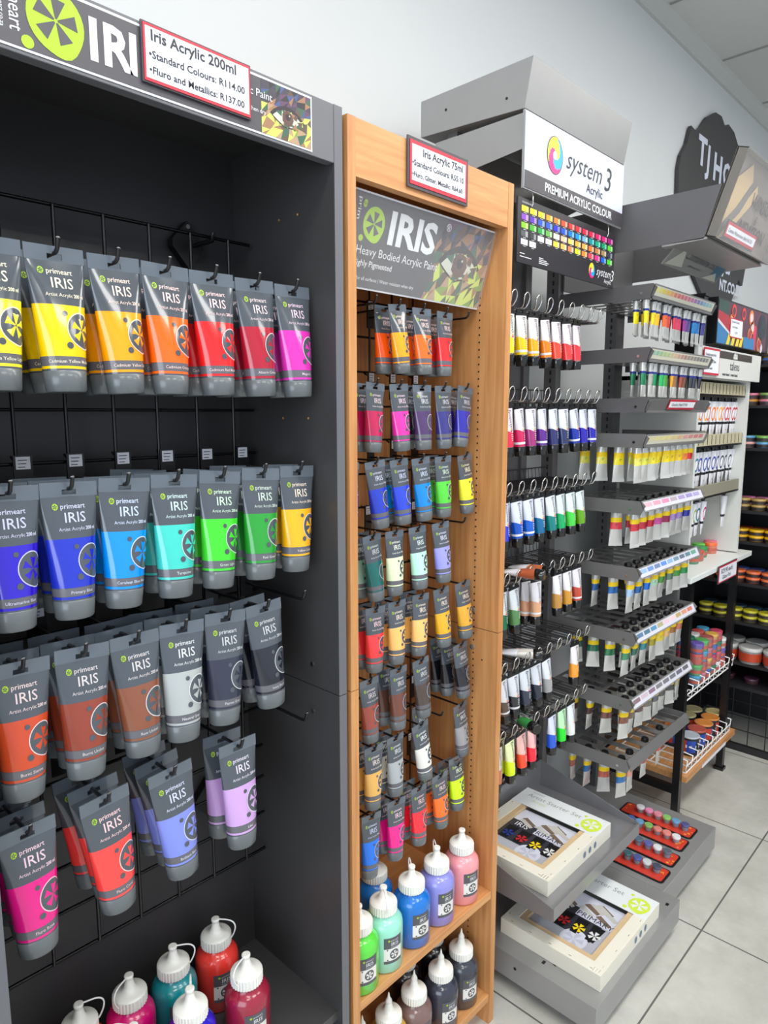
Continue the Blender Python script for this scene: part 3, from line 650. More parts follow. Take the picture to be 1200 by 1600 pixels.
n0 = len(mats); mats += SW
swirl(b, .358, .031, .0195, off(f, -.0003), (n0, n0+1, n0+2)); disc(b, .358, .031, .0045, off(f, -.0006), 0, 12)
text(b, 'system', .031, f, .383, .024, 0, shear=.35, align='LEFT'); text(b, '3', .042, f, .465, .018, 0, shear=.2, align='LEFT'); text(b, 'Acrylic', .0145, f, .43, .009, 0, bold=.01, align='LEFT')
b.build('chart_print', mats, cc).location = -cc.location

# wire racks with hooks
WIRE = mat('dark_wire', (84, 84, 88), .3, .7)
def rack_meshes():
    fr = MB()
    for z, y in ((0, 1.105), (.03, 1.105), (-.006, .965), (-.006, 1.03)): fr.tube([(-.235, y, z), (.235, y, z)], .0022)
    for k in range(24): x = -.23+.02*k; fr.tube([(x, 1.105, 0), (x, .962, -.004)], .0014, 5)
    for k in range(24): x = -.23+.02*k; fr.tube([(x, 1.105, 0), (x, 1.108, .03)], .0012, 5)
    hk = MB(); R_ = .0085; pts = [(0, 1.10, -.008), (0, .955, -.010)]
    # the wire runs forward, loops up and returns: a hairpin hook
    loop = [(-.006, .945, -.010), (-.007, .937, -.007), (-.0095, .932, .002), (-.0115, .930, .011), (-.0105, .929, .019), (-.006, .928, .0245), (0, .928, .0265), (.006, .928, .0245), (.0105, .929, .019), (.0115, .930, .011), (.0095, .932, .002), (.007, .937, -.007), (.006, .945, -.010)]
    hk.tube([(-.006, 1.10, -.008)]+loop+[(.006, 1.10, -.008)], .0019, 6)
    return fr.mesh('rack_frame', WIRE), hk.mesh('hook', CHROME)
RF, RH = rack_meshes()
RZ = [1.757, 1.535, 1.305, 1.080, .850, .668]
RW = ['top', 'second', 'third', 'fourth', 'fifth', 'lowest']
HX = [1.413+.0542*k for k in range(9)]
for z, rw in zip(RZ, RW):
    t = thing('wire_hook_rack', f'dark wire rack with chrome hooks, {rw} row of the white tube stand', 'wire rack', (1.65, 0, z), group='wire racks of the steel stand')
    link('rack_frame', RF, t)
    for x in HX: o = link('hook', RH, t); o.location = (x-1.65, 0, 0)

# white topped tubes hanging on the racks
def sys_meshes(white):
    n = 28; L = .128
    def ab(z):
        t = min(1, max(0, (-z-.008)/.09)); return .0215+(.0152-.0215)*t, .0012+(.0138-.0012)*(1-(1-t)**1.8)
    def wv(i): return .0045*math.sin(2*PI*i/n*1-.6)+.0022*math.sin(4*PI*i/n)
    def ring(z, wave=0): a, b_ = ab(z); return [(a*math.cos(2*PI*i/n), b_*math.sin(2*PI*i/n), z+wave*wv(i)) for i in range(n)]
    b = MB(); b.loft([ring(-.008), ring(-.02), ring(-.035), ring(-.05), ring(-.062, 1), ring(-.075, .3), ring(-.088), ring(-.0935), ring(-.102)], [0, 0, 0, 0, 1, 1, 1, 1])
    body = b.mesh('tube_body', [white, BAND])
    k = MB().box(-.022, .022, -.0016, .0016, -.0095, -.0035).box(-.018, -.006, -.0014, .0014, -.0035, .003).box(.006, .018, -.0014, .0014, -.0035, .003).box(-.018, .018, -.0014, .0014, .003, .006)
    c = MB(); c.loft([[(r*math.cos(2*PI*i/n), r*math.sin(2*PI*i/n), z) for i in range(n)] for r, z in ((.0145, -.1015), (.0152, -.1025), (.0142, -.1245), (.013, -.126))])
    def wrap(u, v, t): a, bb = ab(v); th = max(-1.5, min(1.5, u/a)); q_ = .0003-t; return ((a+q_)*math.sin(th), -(bb+q_)*math.cos(th), v)
    p = MB()
    text(p, 'system', .0135, lambda u, v, t: wrap(v+.002, -.056+u, t), 0, 0, 0, shear=.3, align='LEFT'); text(p, '3', .017, lambda u, v, t: wrap(v+.001, -.056+u, t), .036, 0, 0, align='LEFT')
    sw = []
    for i in range(12):
        a0, a1 = 2*PI*i/12, 2*PI*(i+1)/12; mi = 1 if 3 <= i < 7 else (2 if i < 2 or i > 10 else 3)
        p.add([(.003, -.061, 0), (.003+.0042*math.cos(a0), -.061+.0048*math.sin(a0), 0), (.003+.0042*math.cos(a1), -.061+.0048*math.sin(a1), 0)], [(0, 1, 2)], mi, True, off(wrap, -.0002))
    for k_, w_ in enumerate((.008, .010, .007, .006)): p.add([(.001, -.071-.0045*k_, 0), (.001+w_*.5, -.071-.0045*k_, 0), (.001+w_, -.071-.0045*k_, 0), (.001+w_, -.0725-.0045*k_, 0), (.001+w_*.5, -.0725-.0045*k_, 0), (.001, -.0725-.0045*k_, 0)], [(0, 5, 4, 1), (1, 4, 3, 2)], 4, True, wrap)
    stripe = MB(); r0, r1 = ring(-.0905), ring(-.096)
    g_ = lambda rr: [(x*1.015, y*1.015, z) for x, y, z in rr]
    stripe.loft([g_(r0), g_(r1)], 0, True, False)
    return dict(body=body, strip=k.mesh('hanging_tab', BLACK), cap=c.mesh('cap', mat('gloss_black_cap', (18, 18, 20), .15, coat=.5)), print=p.mesh('printing', [INK]+SW+[WPRINT]), stripe=stripe.mesh('white_stripe', WPRINT))
SYS = sys_meshes(LIGHTB); SYSN = sys_meshes(LIGHTN)
def syst(x, y, z, col, label, roll, stripe=False, neon=False, pit=0):
    D = SYSN if neon else SYS
    t = thing('paint_tube', label, 'paint tube', (x, y, z), (pit, -roll, random.uniform(-.15, .05)), 'white topped tubes on the wire racks')
    link('tube_body', D['body'], t, color=col); link('hanging_tab', D['strip'], t); link('cap', D['cap'], t); link('printing', D['print'], t)
    if stripe: link('white_stripe', D['stripe'], t)
# row: list of (hook index, colour, word, stripe, number behind, roll)
SR = [[(0, (240, 226, 0), 'lemon yellow', 0, 0, 0), (1, (246, 204, 0), 'warm yellow', 1, 1, .05), (2, (252, 172, 0), 'deep yellow', 1, 1, .08), (3, (255, 128, 0), 'orange', 1, 0, .15), (4, (250, 72, 46), 'vermilion', 0, 1, .12), (5, (242, 58, 58), 'bright red', 0, 0, .12), (6, (236, 50, 62), 'cherry red', 0, 1, .06)],
      [(0, (250, 44, 78), 'carmine', 0, 1, .12), (1, (205, 30, 92), 'raspberry', 1, 0, .12), (2, (160, 44, 118), 'plum', 0, 0, .04), (3, (92, 34, 140), 'violet', 1, 0, .08), (4, (40, 44, 100), 'indigo', 0, 1, .08), (5, (34, 46, 92), 'navy', 0, 0, .06), (6, (12, 44, 160), 'dark blue', 1, 1, .16), (7, (34, 22, 170), 'ultramarine', 0, 0, .1), (8, (30, 20, 168), 'deep ultramarine', 1, 0, .03)],
      [(0, (52, 56, 214), 'ultramarine blue', 0, 1, .03), (1, (0, 82, 190), 'cobalt blue', 1, 1, .12), (2, (8, 90, 200), 'sky blue', 1, 1, .12), (3, (0, 100, 150), 'petrol blue', 0, 0, .1), (4, (0, 124, 122), 'teal', 0, 0, .18), (5, (0, 168, 96), 'emerald green', 0, 0, .12), (6, (70, 208, 70), 'bright green', 0, 1, .1), (7, (96, 160, 10), 'olive green', 0, 1, .12)],
      [(0, (0, 104, 66), 'dark green', 0, 1, .08), (1, (84, 136, 80), 'sage green', 0, 1, .1), (3, (226, 168, 128), 'flesh', 1, 2, .04), (5, (190, 138, 62), 'tan', 0, 0, .05), (6, (206, 144, 46), 'gold ochre', 0, 0, .1), (7, (188, 66, 46), 'brick red', 1, 1, .1)],
      [(0, (84, 68, 58), 'umber', 1, 1, .2), (1, (32, 34, 42), 'black', 1, 2, .12), (2, (42, 50, 70), 'payne grey', 0, 0, .12), (3, (34, 40, 58), 'blue black', 0, 1, .16), (4, (160, 160, 160), 'mid grey', 0, 1, .16), (7, (246, 158, 48), 'orange ochre', 0, 0, -.02)],
      [(0, (196, 110, 86), 'copper', 0, 0, -.01), (1, (226, 250, 10), 'neon yellow', 0, 1, .1), (2, (255, 78, 40), 'neon coral', 0, 0, .1), (3, (255, 30, 60), 'neon red', 0, 1, .03), (5, (28, 88, 214), 'cobalt', 0, 0, .01), (6, (20, 226, 40), 'neon green', 0, 0, .04), (7, (232, 234, 232), 'white', 0, 0, .02)]]
for ri, row in enumerate(SR):
    for hi, col, cw, stp, nb, roll in row:
        for k in range(nb+1):
            if k == 0: lab = f'white topped tube with {cw} base, front of its chrome hook, {RW[ri]} wire rack'
            else: lab = f'{cw} based tube {"second" if k == 1 else "third"} back on its chrome hook, {RW[ri]} wire rack'
            neon = ri == 5 and cw.startswith('neon')
            y = (.945 if ri != 4 else .94)+.03*k
            z = RZ[ri]-.0165 - (.004*k if ri else 0)
            syst(HX[hi]+(random.uniform(-.006, .004) if k else 0), y, z, col, lab, roll*.8+random.uniform(-.02, .02)-(k*.05), stp, neon)
G = 'loose tubes lying on the wire racks'
for i, (x, y, z, col, lab, sp) in enumerate([(1.47, 1.0, 1.108, (170, 84, 50), 'chestnut based tube lying on the fourth wire rack', .3), (1.54, 1.01, 1.108, (180, 100, 60), 'pale brown based tube lying beside the chestnut one, fourth wire rack', .1),
                                             (1.50, 1.02, .878, (200, 196, 190), 'grey based tube lying on the fifth wire rack', .5), (1.55, 1.0, .697, (60, 140, 70), 'green based tube lying on the lowest wire rack', -.4)]):
    t = thing('paint_tube', lab, 'paint tube', (x, y, z-.014), (-PI/2, 0, sp), G)
    link('tube_body', SYS['body'], t, color=col); link('hanging_tab', SYS['strip'], t); link('cap', SYS['cap'], t); link('printing', SYS['print'], t)

# starter sets
def starter_set(x0, x1, y0, y1, z, h, label, rot=0.):
    """local x reads away from the wall, local y points along the wall"""
    Lx, Ly = y1-y0, x1-x0
    t = thing('art_starter_set', label, 'art set', ((x0+x1)/2, (y0+y1)/2, z), (0, 0, -PI/2+rot), 'artist starter sets')
    a, c = Lx/2, Ly/2; fwd = .034
    b = MB().box(-a, a, -c, -c+fwd, 0, h).box(-a, a, c-fwd, c, 0, h).box(-a, -a+fwd, -c+fwd, c-fwd, 0, h).box(a-fwd, a, -c+fwd, c-fwd, 0, h)
    for k in range(5):
        u = -a+.03+k*(Lx-.06)/4; b.box(u-.004, u+.004, -c+.008, -c+.0092, h, h+.0004, 1); v = -c+.03+k*(Ly-.06)/4; b.box(a-.010, a-.0088, v-.004, v+.004, h, h+.0004, 1); b.box(-a+.0088, -a+.01, v-.004, v+.004, h, h+.0004, 1)
    for k in range(3): b.box(a-.024+k*.007, a-.0228+k*.007, -c+.004, -c+.018, h, h+.0004, 1)
    b.build('canvas_frame', [mat('primed_canvas', (226, 222, 208), .55, bump=.3, nscale=300), CHROME], t, bevel=.0025)
    b = MB(); m_ = .037
    b.box(-a+m_-.004, a-m_+.004, -c+m_-.004, -c+m_+.012, h-.012, h-.002).box(-a+m_-.004, -a+m_+.012, -c+m_+.012, c-m_, h-.012, h-.002).box(a-m_-.012, a-m_+.004, -c+m_+.012, c-m_, h-.012, h-.002)
    b.build('stretcher_bars', mat('raw_pine', (206, 178, 138), .55, noise=.1, nscale=60), t)
    f = lambda u, v, q: (u, v, h-.014-q)
    b = MB(); u0, u1, v0, v1 = -a+m_+.008, a-m_-.012, -c+m_+.012, c-.09
    rect(b, u0, u1, v0, v1, f, 0)
    rect(b, u0, u1, v0+(v1-v0)*.62, v1, off(f, -.0004), 1)
    rnd = random.Random(5)
    for k in range(9):
        x_, y_ = rnd.uniform(u0+.02, u1-.05), rnd.uniform(v0+(v1-v0)*.66, v1-.02); poly(b, [(x_, y_), (x_+.045, y_-.018), (x_+.05, y_-.008), (x_+.01, y_+.012)], off(f, -.0007-k*.0001), 2+k % 2)
    rect(b, u0, u1-.03, v0+(v1-v0)*.22, v0+(v1-v0)*.56, off(f, -.0006), 4)
    for k, c_ in enumerate((5, 6, 7, 8)):
        cx = u0+.028+k*.044; poly(b, [(cx-.017, v0+(v1-v0)*.54), (cx+.017, v0+(v1-v0)*.54), (cx+.012, v0+(v1-v0)*.24), (cx-.012, v0+(v1-v0)*.24)], off(f, -.0009), 9)
        for j in range(5): poly(b, petal((cx+.003, v0+(v1-v0)*.36), math.radians(82+72*j), .002, .016, .001, .006), off(f, -.0012), c_)
    rect(b, u1-.115, u1, v0+(v1-v0)*.56, v0+(v1-v0)*.66, off(f, -.0009), 1); text(b, 'PRIMARY', .026, off(f, -.0014), u1-.108, v0+(v1-v0)*.575, 10, align='LEFT')
    rect(b, u0, u0+.085, v0+(v1-v0)*.54, v0+(v1-v0)*.7, off(f, -.0011), 4); text(b, 'IRIS', .028, off(f, -.0015), u0+.02, v0+(v1-v0)*.575, 11, align='LEFT')
    flower(b, ((u0+u1)/2+.03, v0+.03), .038, off(f, -.0006), 1, 12, dots=False)
    b.build('insert_card', [mat('insert_grey', (176, 178, 190), .35), mat('insert_pale', (206, 208, 222), .35), mat('photo_pale_grey', (190, 188, 182), .4), mat('photo_brown', (118, 100, 84), .4), mat('insert_slate', (52, 52, 60), .35),
                            mat('card_blue', (40, 60, 140), .35), mat('card_red', (190, 40, 45), .35), mat('card_yellow', (236, 206, 30), .35), mat('card_white', (220, 222, 222), .35), BLACK, INK, WPRINT, mat('insert_lilac', (186, 188, 206), .4)], t)
    f = lambda u, v, q: (u, v, h+.0012-q)
    b = MB(); b.box(-a, a, c-.092, c, h, h+.0008)
    text(b, 'Artist Starter Set', .0255, f, -a+.024, c-.042, 1, align='LEFT'); text(b, 'Acrylic', .017, f, -a+.05, c-.062, 2, align='LEFT')
    text(b, 'primeart', .011, f, -a+.03, c-.016, 1, align='LEFT')
    flower(b, (a-.036, c-.05), .031, f, 3, 0)
    b.build('cover_strip', [mat('cover_white', (226, 230, 232), .3, coat=.3), mat('cover_grey_ink', (150, 156, 152), .4), mat('cover_green_ink', (190, 210, 130), .4), mat('cover_lime', (206, 228, 70), .4)], t)
    b = MB(); f = lambda u, v, q: (u, c+.0004-q*1., v)
    rect(b, -a+.03, a-.02, .006, h-.006, lambda u, v, q: (a+.0005-q, u*.0+v*0+u*.0+(-c+.25+u*.3), v), 0) if False else None
    for k in range(3): poly(b, [(a-.10+.03*k+.008*math.cos(2*PI*i/8), h*.5+.01*math.sin(2*PI*i/8)) for i in range(8)], lambda u, v, q: (a+.0006, u-.02, v), 0)
    b.build('edge_print', mat('edge_blue_print', (110, 126, 150), .4), t)
starter_set(1.437, 1.785, .800, 1.077, .2845, .043, 'shrink wrapped artist starter set lying on the upper steel tray')
starter_set(1.442, 1.792, .652, .94, .1056, .043, 'shrink wrapped artist starter set lying on the floor base under the tray')

# ------------------------------------------------------------ steel stand with slotted shelves
WX0, WX1 = 1.92, 2.39
PLATE = mat('slotted_shelf_steel', (124, 123, 122), .36, .3, noise=.06, nscale=14)
w2 = thing('steel_display_stand', 'grey steel stand with nine slotted shelves of silver paint tubes', 'display stand', (2.15, .95, 0))
b = MB().box(1.905, 2.345, .682, 1.20, .03, .107)
rel(b, 'base', [STEEL], w2, bevel=.002)
for x, y in ((1.95, .72), (2.30, .715), (1.95, 1.15), (2.30, 1.15)): rel(MB().lathe([(.014, 0), (.014, .01), (.007, .013), (.007, .032)], (x, y, 0), 14), 'foot', BLACK, w2)
for xa, xb in ((1.907, 1.937), (2.30, 2.36)):
    b = MB().box(xa, xb, 1.10, 1.14, .107, 2.06)
    for k in range(78): b.box(xa-.0005, xa, 1.115, 1.121, .15+k*.024, .163+k*.024, 1)
    rel(b, 'upright', [STEEL_D, BLACK], w2)
for xa in (WX0, WX1-.002): rel(extr(MB(), [(.692, 1.945), (.656, 2.072), (1.14, 2.067), (1.14, 1.944)], xa, xa+.0025), 'header_bracket', STEEL_D, w2)
rel(MB().box(WX0+.003, WX1-.003, 1.09, 1.097, 1.86, 2.05), 'header_back_plate', STEEL_D, w2)
WZ = [1.85, 1.68, 1.54, 1.44, 1.248, 1.052, .857, .652, .458]
SWC = [["f0e850 f4e020 f8d000 ffb000 ff8a20 f05030 e03030 e03040 d03050 d03060 c04090 9040a0 5050b0 4070c0 50a0d0 60b8c8 70b0b8"], ["70b090 60b080 70b860 90c050 a0b868 c8b060 d8a070 d08060 b06858 905048 806050 706058 605858 504c50 484850 40444a 585a60"], [], ["e8d880 f0e070 f4e468 f4dc60 f4c860 f0a860 e88070 e06060 d84a4a d84048"],
       ["e0a0b0 d888a0 e870a0 a090a0 9880c0 8878c0 a090d0"], ["80a8e0 5080d0 5070a8 3878e0 70a0d0 507890 40506a 386878 409070"], ["386090 285878 3078b0 a09860 e8b8c8 f0c0c8 b09048 d88060 d06048"], ["705058 c0a8b8 705068 606068 58585e 50525c 48485a 44444c"], []]
WNAME = ['top', 'second', 'third', 'fourth', 'fifth', 'sixth', 'seventh', 'eighth', 'lowest']
def shelf_wn(i, z):
    t = thing('slotted_shelf', f'grey slotted steel shelf, {WNAME[i]} on the silver tube stand'+(', its front empty of tubes' if i == 2 else ''), 'shelf', (2.155, .95, z), group='slotted shelves of the steel stand')
    b = MB(); zt = z-.018
    nsl = 8; pitch = (WX1-WX0)/nsl
    for y0, y1 in ((.822, .838), (.93, .942), (1.02, 1.032), (1.088, 1.10)): b.box(WX0+.003, WX1-.003, y0, y1, zt-.0015, zt)
    for k in range(nsl+1):
        x = WX0+k*pitch; hw = .0135 if 0 < k < nsl else .012
        b.box(max(WX0+.003, x-hw), min(WX1-.003, x+hw), .838, 1.088, zt-.00149, zt-.00001)
    rel(b, 'slotted_plate', PLATE, t)
    for xa in (WX0, WX1-.0025):
        b = extr(MB(), [(.818, z), (.806, z-.012), (.82, z-.040), (1.102, z-.040), (1.102, z)], xa, xa+.0025)
        if xa == WX0: b.lathe([(.004, 0), (.004, .001)], (0, 0, 0), 10, 1, fn=lambda u, v, c: (WX0-.0004-c, .85+u, z-.024+v))
        rel(b, 'side_bracket', [STEEL_D if i < 3 else PLATE, CHROME if i != 2 and i != 3 else BLACK], t)
    up_ = i < 4
    fn = plane((WX0, .822, z-.034), (1, 0, 0), (0, -.012, .034) if up_ else (0, .020, .032))
    if not up_: fn = plane((WX0, .806, z-.030), (1, 0, 0), (0, .014, .030))
    hgt = .034; b = MB().box(0, WX1-WX0, 0, hgt, .0004, .002, 0, lambda u, v, c: fn(u, v, c))
    rel(b, 'front_lip', [PLATE if i in (2, 8) else STEEL], t)
    if SWC[i]:
        b = MB(); rect(b, .004, WX1-WX0-.006, .004, hgt-.004, fn, 0); ms = [mat('shelf_strip_paper', (212, 208, 190) if i < 4 else (206, 206, 216), .5)]
        cs = SWC[i][0].split(); n = len(cs)
        for k, h in enumerate(cs):
            c = tuple(int(h[q:q+2], 16) for q in (0, 2, 4)); mf = .45 if i < 4 else .25; c = tuple(int(q*(1-mf)+206*mf) for q in c); ms.append(mat('strip_swatch', c, .5)); wd = (WX1-WX0-.03)/n
            rect(b, .012+k*wd, .012+(k+.82)*wd, hgt*.42, hgt*.78, off(fn, -.0003), len(ms)-1)
        rel(b, 'swatch_strip', ms, t)
    if up_:
        b = MB()
        for k in range(int(18)): x = WX0+.012+k*.0262; b.box(x, x+.006, .8215, .86, z-.0388, z-.0372)
        b.box(WX0, WX1, .82, .8225, z-.04, z-.034); rel(b, 'comb_lip', PLATE, t)
for i, z in enumerate(WZ): shelf_wn(i, z)
price_sign('small red bordered price card on the empty third slotted shelf', plane((2.06, .8165, 1.509), (1, 0, 0), (0, -.012, .034)), .205, .03, [('Gouache (14ml) R79.90', .0125, .02, .011, 0)], red=.006, rim=.001, back=False)

# header light box and clear sign
hb = thing('header_box', 'clear tilted header box with tan picture strips and WINSOR NEWTON lettering', 'header box', (2.155, .7, 1.95))
fn = plane((1.92, .684, 1.950), (1, 0, 0), (0, -.064, .195)); W_, H_ = .47, .212
b = MB().box(0, W_, 0, H_, .002, .005, 0, lambda a_, b_, c: fn(a_, b_, c))
rel(b, 'picture_panel', mat('header_taupe', (128, 116, 108), .4), hb)
b = MB(); f = off(fn, -.0004)
poly(b, [(.004, .012), (.075, .04), (.165, .165), (.125, .2), (.05, .15)], f, 0); poly(b, [(.06, .004), (.11, .02), (.235, .14), (.205, .165), (.15, .1)], off(f, -.0002), 0)
poly(b, [(.02, .01), (.05, .004), (.15, .085), (.185, .15), (.165, .16), (.11, .09)], off(f, -.0004), 1)
text(b, 'WINSOR', .05, off(f, -.0006), .20, .112, 2, bold=.015, align='LEFT'); text(b, '&', .035, off(f, -.0006), .275, .078, 2, align='LEFT'); text(b, 'NEWTON', .05, off(f, -.0006), .175, .04, 2, bold=.015, align='LEFT')
rel(b, 'printing', [mat('header_tan', (206, 176, 126), .4), mat('header_grey', (110, 106, 102), .4), mat('header_brown_ink', (56, 44, 42), .5)], hb)
b = MB()
for u0, u1 in ((0, .0025), (W_-.0025, W_)): b.box(u0, u1, 0, H_, -.022, .006, 0, lambda a_, b_, c: fn(a_, b_, c))
b.box(0, W_, H_-.0025, H_, -.022, .006, 0, lambda a_, b_, c: fn(a_, b_, c)); b.box(.0, W_, 0, .0025, -.022, .006, 0, lambda a_, b_, c: fn(a_, b_, c))
rel(b, 'box_sides', mat('header_edge', (120, 116, 110), .25, alpha=.85), hb)
b = MB().box(0, W_, 0, H_, -.024, -.022, 0, lambda a_, b_, c: fn(a_, b_, c)); rel(b, 'clear_front', mat('clear_front_sheet', (255, 255, 255), .06, alpha=.1), hb)
b = MB(); extr(b, [(.684, 1.948), (.80, 1.945), (.80, 1.94), (.684, 1.943)], WX0, WX1); rel(b, 'bottom_plate', STEEL, hb)
price_sign('small red bordered price card on the clear header box', off(plane((1.975, .6615, 1.957), (1, 0, 0), (0, -.064, .195)), -.001), .235, .036, [('Cotman Watercolour (8ml) R67.50', .0135, .012, .013, 0)], red=.007, rim=.004)
cs = thing('clear_sign', 'tilted clear acrylic sign reading Cotman water colour below the header', 'sign', (2.155, .79, 1.9))
fn = plane((1.95, .81, 1.903), (1, 0, 0), (0, -.05, .055)); b = MB().box(0, .41, 0, .073, 0, .003, 0, lambda a_, b_, c: fn(a_, b_, c)); rel(b, 'acrylic_sheet', mat('smoky_acrylic', (150, 150, 146), .1, alpha=.75), cs)
b = MB(); text(b, 'Cotman', .034, off(fn, -.0004), .095, .036, 0, align='LEFT', shear=.1); text(b, 'WATER COLOUR', .02, off(fn, -.0004), .205, .036, 0, bold=.02, align='LEFT')
text(b, 'quality water colours', .011, off(fn, -.0004), .15, .018, 0, align='LEFT'); rect(b, .33, .40, .012, .07, off(fn, -.0006), 1); poly(b, [(.29, .004), (.36, .03), (.4, .005)], off(fn, -.0008), 2); poly(b, [(.01, .004), (.07, .06), (.12, .01)], off(fn, -.0006), 2)
rel(b, 'printing', [INK, mat('sign_teal', (70, 104, 122), .4), mat('sign_pale', (178, 180, 168), .4)], cs)

# silver tubes
def wn_meshes(L, r, w_, bands):
    n = 20
    def ring(z, a, b_): return [(a*math.cos(2*PI*i/n), b_*math.sin(2*PI*i/n), z) for i in range(n)]
    def ab(z): t = min(1, -z/L); q_ = max(0, (t-.05)/.95); return r+(w_-r)*q_, max(.0006, r*(1-q_**1.15))
    cuts = sorted(set([0, .5*L, .7*L, .85*L, .96*L]+[c*L for c, m in bands]+[bands[-1][0]*L]))
    b = MB(); rs = [ring(-c, *ab(-c)) for c in cuts]; ms = []
    for c0, c1 in zip(cuts, cuts[1:]):
        mid = (c0+c1)/2/L; m = 0
        for (s_, mm), (e_, _) in zip(bands, bands[1:]):
            if s_ <= mid < e_: m = mm
        ms.append(m)
    b.loft(rs, ms, True); b.box(-w_, w_, -.0009, .0009, -L*1.03, -L*.955, 0)
    c = MB().lathe([(r*.45, 0), (r*.45, .004)], n=14).lathe([(r*.85, .004), (r*.85, .0065), (r*.7, .014)], n=16, wob=-.0003)
    p = MB()
    def wrap(u, v, t): a, bb = ab(v); th = u/a; return ((a+.0003)*math.sin(th), -(bb+.0003)*math.cos(th), v)
    z0 = bands[0][0]*L
    for k, u in enumerate((-.003, 0.0, .0035)):
        s0 = -z0*.25; e0 = -z0*(.8-.15*k)
        vs = [(u, s0, 0), (u+.0009, s0, 0), (u+.0009, e0, 0), (u, e0, 0)]; p.add(vs, [(0, 3, 2, 1)], 0, False, wrap)
    zb = bands[1][0]*L
    for k in range(2): p.add([(-.005, -zb-.004-.004*k, 0), (.003-k*.002, -zb-.004-.004*k, 0), (.003-k*.002, -zb-.0052-.004*k, 0), (-.005, -zb-.0052-.004*k, 0)], [(0, 3, 2, 1)], 0, False, wrap)
    return b, c, p
def mk(L, r, w_, bands, m1, base=ALU):
    b, c, p = wn_meshes(L, r, w_, bands)
    return b.mesh('tube_body', [base, m1, BAND]), c.mesh('cap', BLACK), p.mesh('printing', INK)
WL = mk(.118, .015, .0205, [(.30, 1), (.42, 2), (.60, 0), (1, 0)], YEL)
WS = mk(.092, .0098, .0125, [(.26, 1), (.33, 2), (.68, 0), (1, 0)], BLUEB)
def wtube(D, x, y, z, col, label, group, rz=0, rl=0):
    t = thing('paint_tube', label, 'paint tube', (x, y, z), (random.uniform(-.04, .04), rl, rz), group)
    link('tube_body', D[0], t, color=col); link('cap', D[1], t); link('printing', D[2], t)
def hx(h): return tuple(int(h[k:k+2], 16) for k in (0, 2, 4))
G = 'silver tubes in the slotted shelves'
S1 = 'f4e414 lemon,f8dc00 yellow,f8d800 warm_yellow,fcc800 golden,fc8a18 amber,f86a28 orange,f04030 vermilion,e03040 scarlet,e83050 rose_red,f03864 pink_red,f04070 rose,a02c98 violet,5a3a90 purple,3030a8 ultramarine,1890dc sky_blue,0878c0 cerulean,3a3a88 indigo,44408c dark_violet'.split(',')
S2 = '10784c emerald,208a50 viridian,a8a8a0 silver_grey,10885c sea_green,18a468 jade,28b060 mint_green,40a048 leaf_green,489a3a sap_green,d89818 ochre,8a6848 raw_umber,a84830 sienna,9c4434 red_brown,6c4a34 brown,5c4838 sepia,30343c black,3c424e slate,484848 grey,2c2c34 ink_black'.split(',')
for i, (lst, z) in enumerate(((S1, WZ[0]), (S2, WZ[1]))):
    for k, e in enumerate(lst):
        h, nme = e.split(' '); nme = nme.replace('_', ' ')
        wtube(WS, WX0+.0155+k*.0259, .842+(.01 if k % 3 == 1 else 0), z-.0405, hx(h), f'slim silver tube with {nme} band under the {WNAME[i]} slotted shelf', 'slim silver tubes', random.uniform(-.2, .2))
        wtube(WS, WX0+.0155+k*.0259+.004, .872+(.01 if k % 3 == 1 else 0), z-.0405, hx(h), f'slim silver tube with {nme} band in second line, {WNAME[i]} slotted shelf', 'slim silver tubes', random.uniform(-.2, .2))
PITCH_ = (WX1-WX0)/8
COLS = {3: ('e8e060 pale_yellow,e8e450 lemon_yellow,f0e030 bright_lemon,f4dc10 warm_lemon,f4d800 yellow,f2d008 golden_yellow,f4cc10 deep_yellow,f89040 orange,e03030 red', 'f0e020 neon_lemon,e8e060 pale_lemon,e6e05c cream_yellow'),
        4: ('d03040 crimson,c82c40 carmine,cc2038 scarlet,d050a0 pink,9c2050 maroon,b090d0 lilac,a088c8 lavender,2c38a8 ultramarine', 'd84050 light_crimson,,'),
        5: ('a8c8ec pale_blue,1c64a8 cobalt,1070d8 bright_blue,b0d8b8 pale_green,50983c green,60846c grey_green,4c9c40 leaf_green,2c9450 emerald', '2468b0 blue,3060a0 dark_blue,'),
        6: ('3c8860 viridian,2c6c58 dark_green,2c8890 teal,a89c28 olive,e8cc40 yellow,f4c080 naples_yellow,a86c30 ochre,d07860 terracotta', '2c7850 green,206850 deep_green,1c5848 blackish_green'),
        7: ('845040 reddish_brown,745850 taupe,68484c plum_brown,787468 stone_grey,606468 slate,585450 dark_grey,484848 charcoal,b0a890 bone', '784c44 brown,4c2c2c dark_brown,402424 blackish_brown'),
        8: ('2870b0 blue,e8a088 flesh,,b04848 indian_red,,e04840 light_red,,', 'b86050 terracotta,2468a8 cobalt,b06450 copper')}
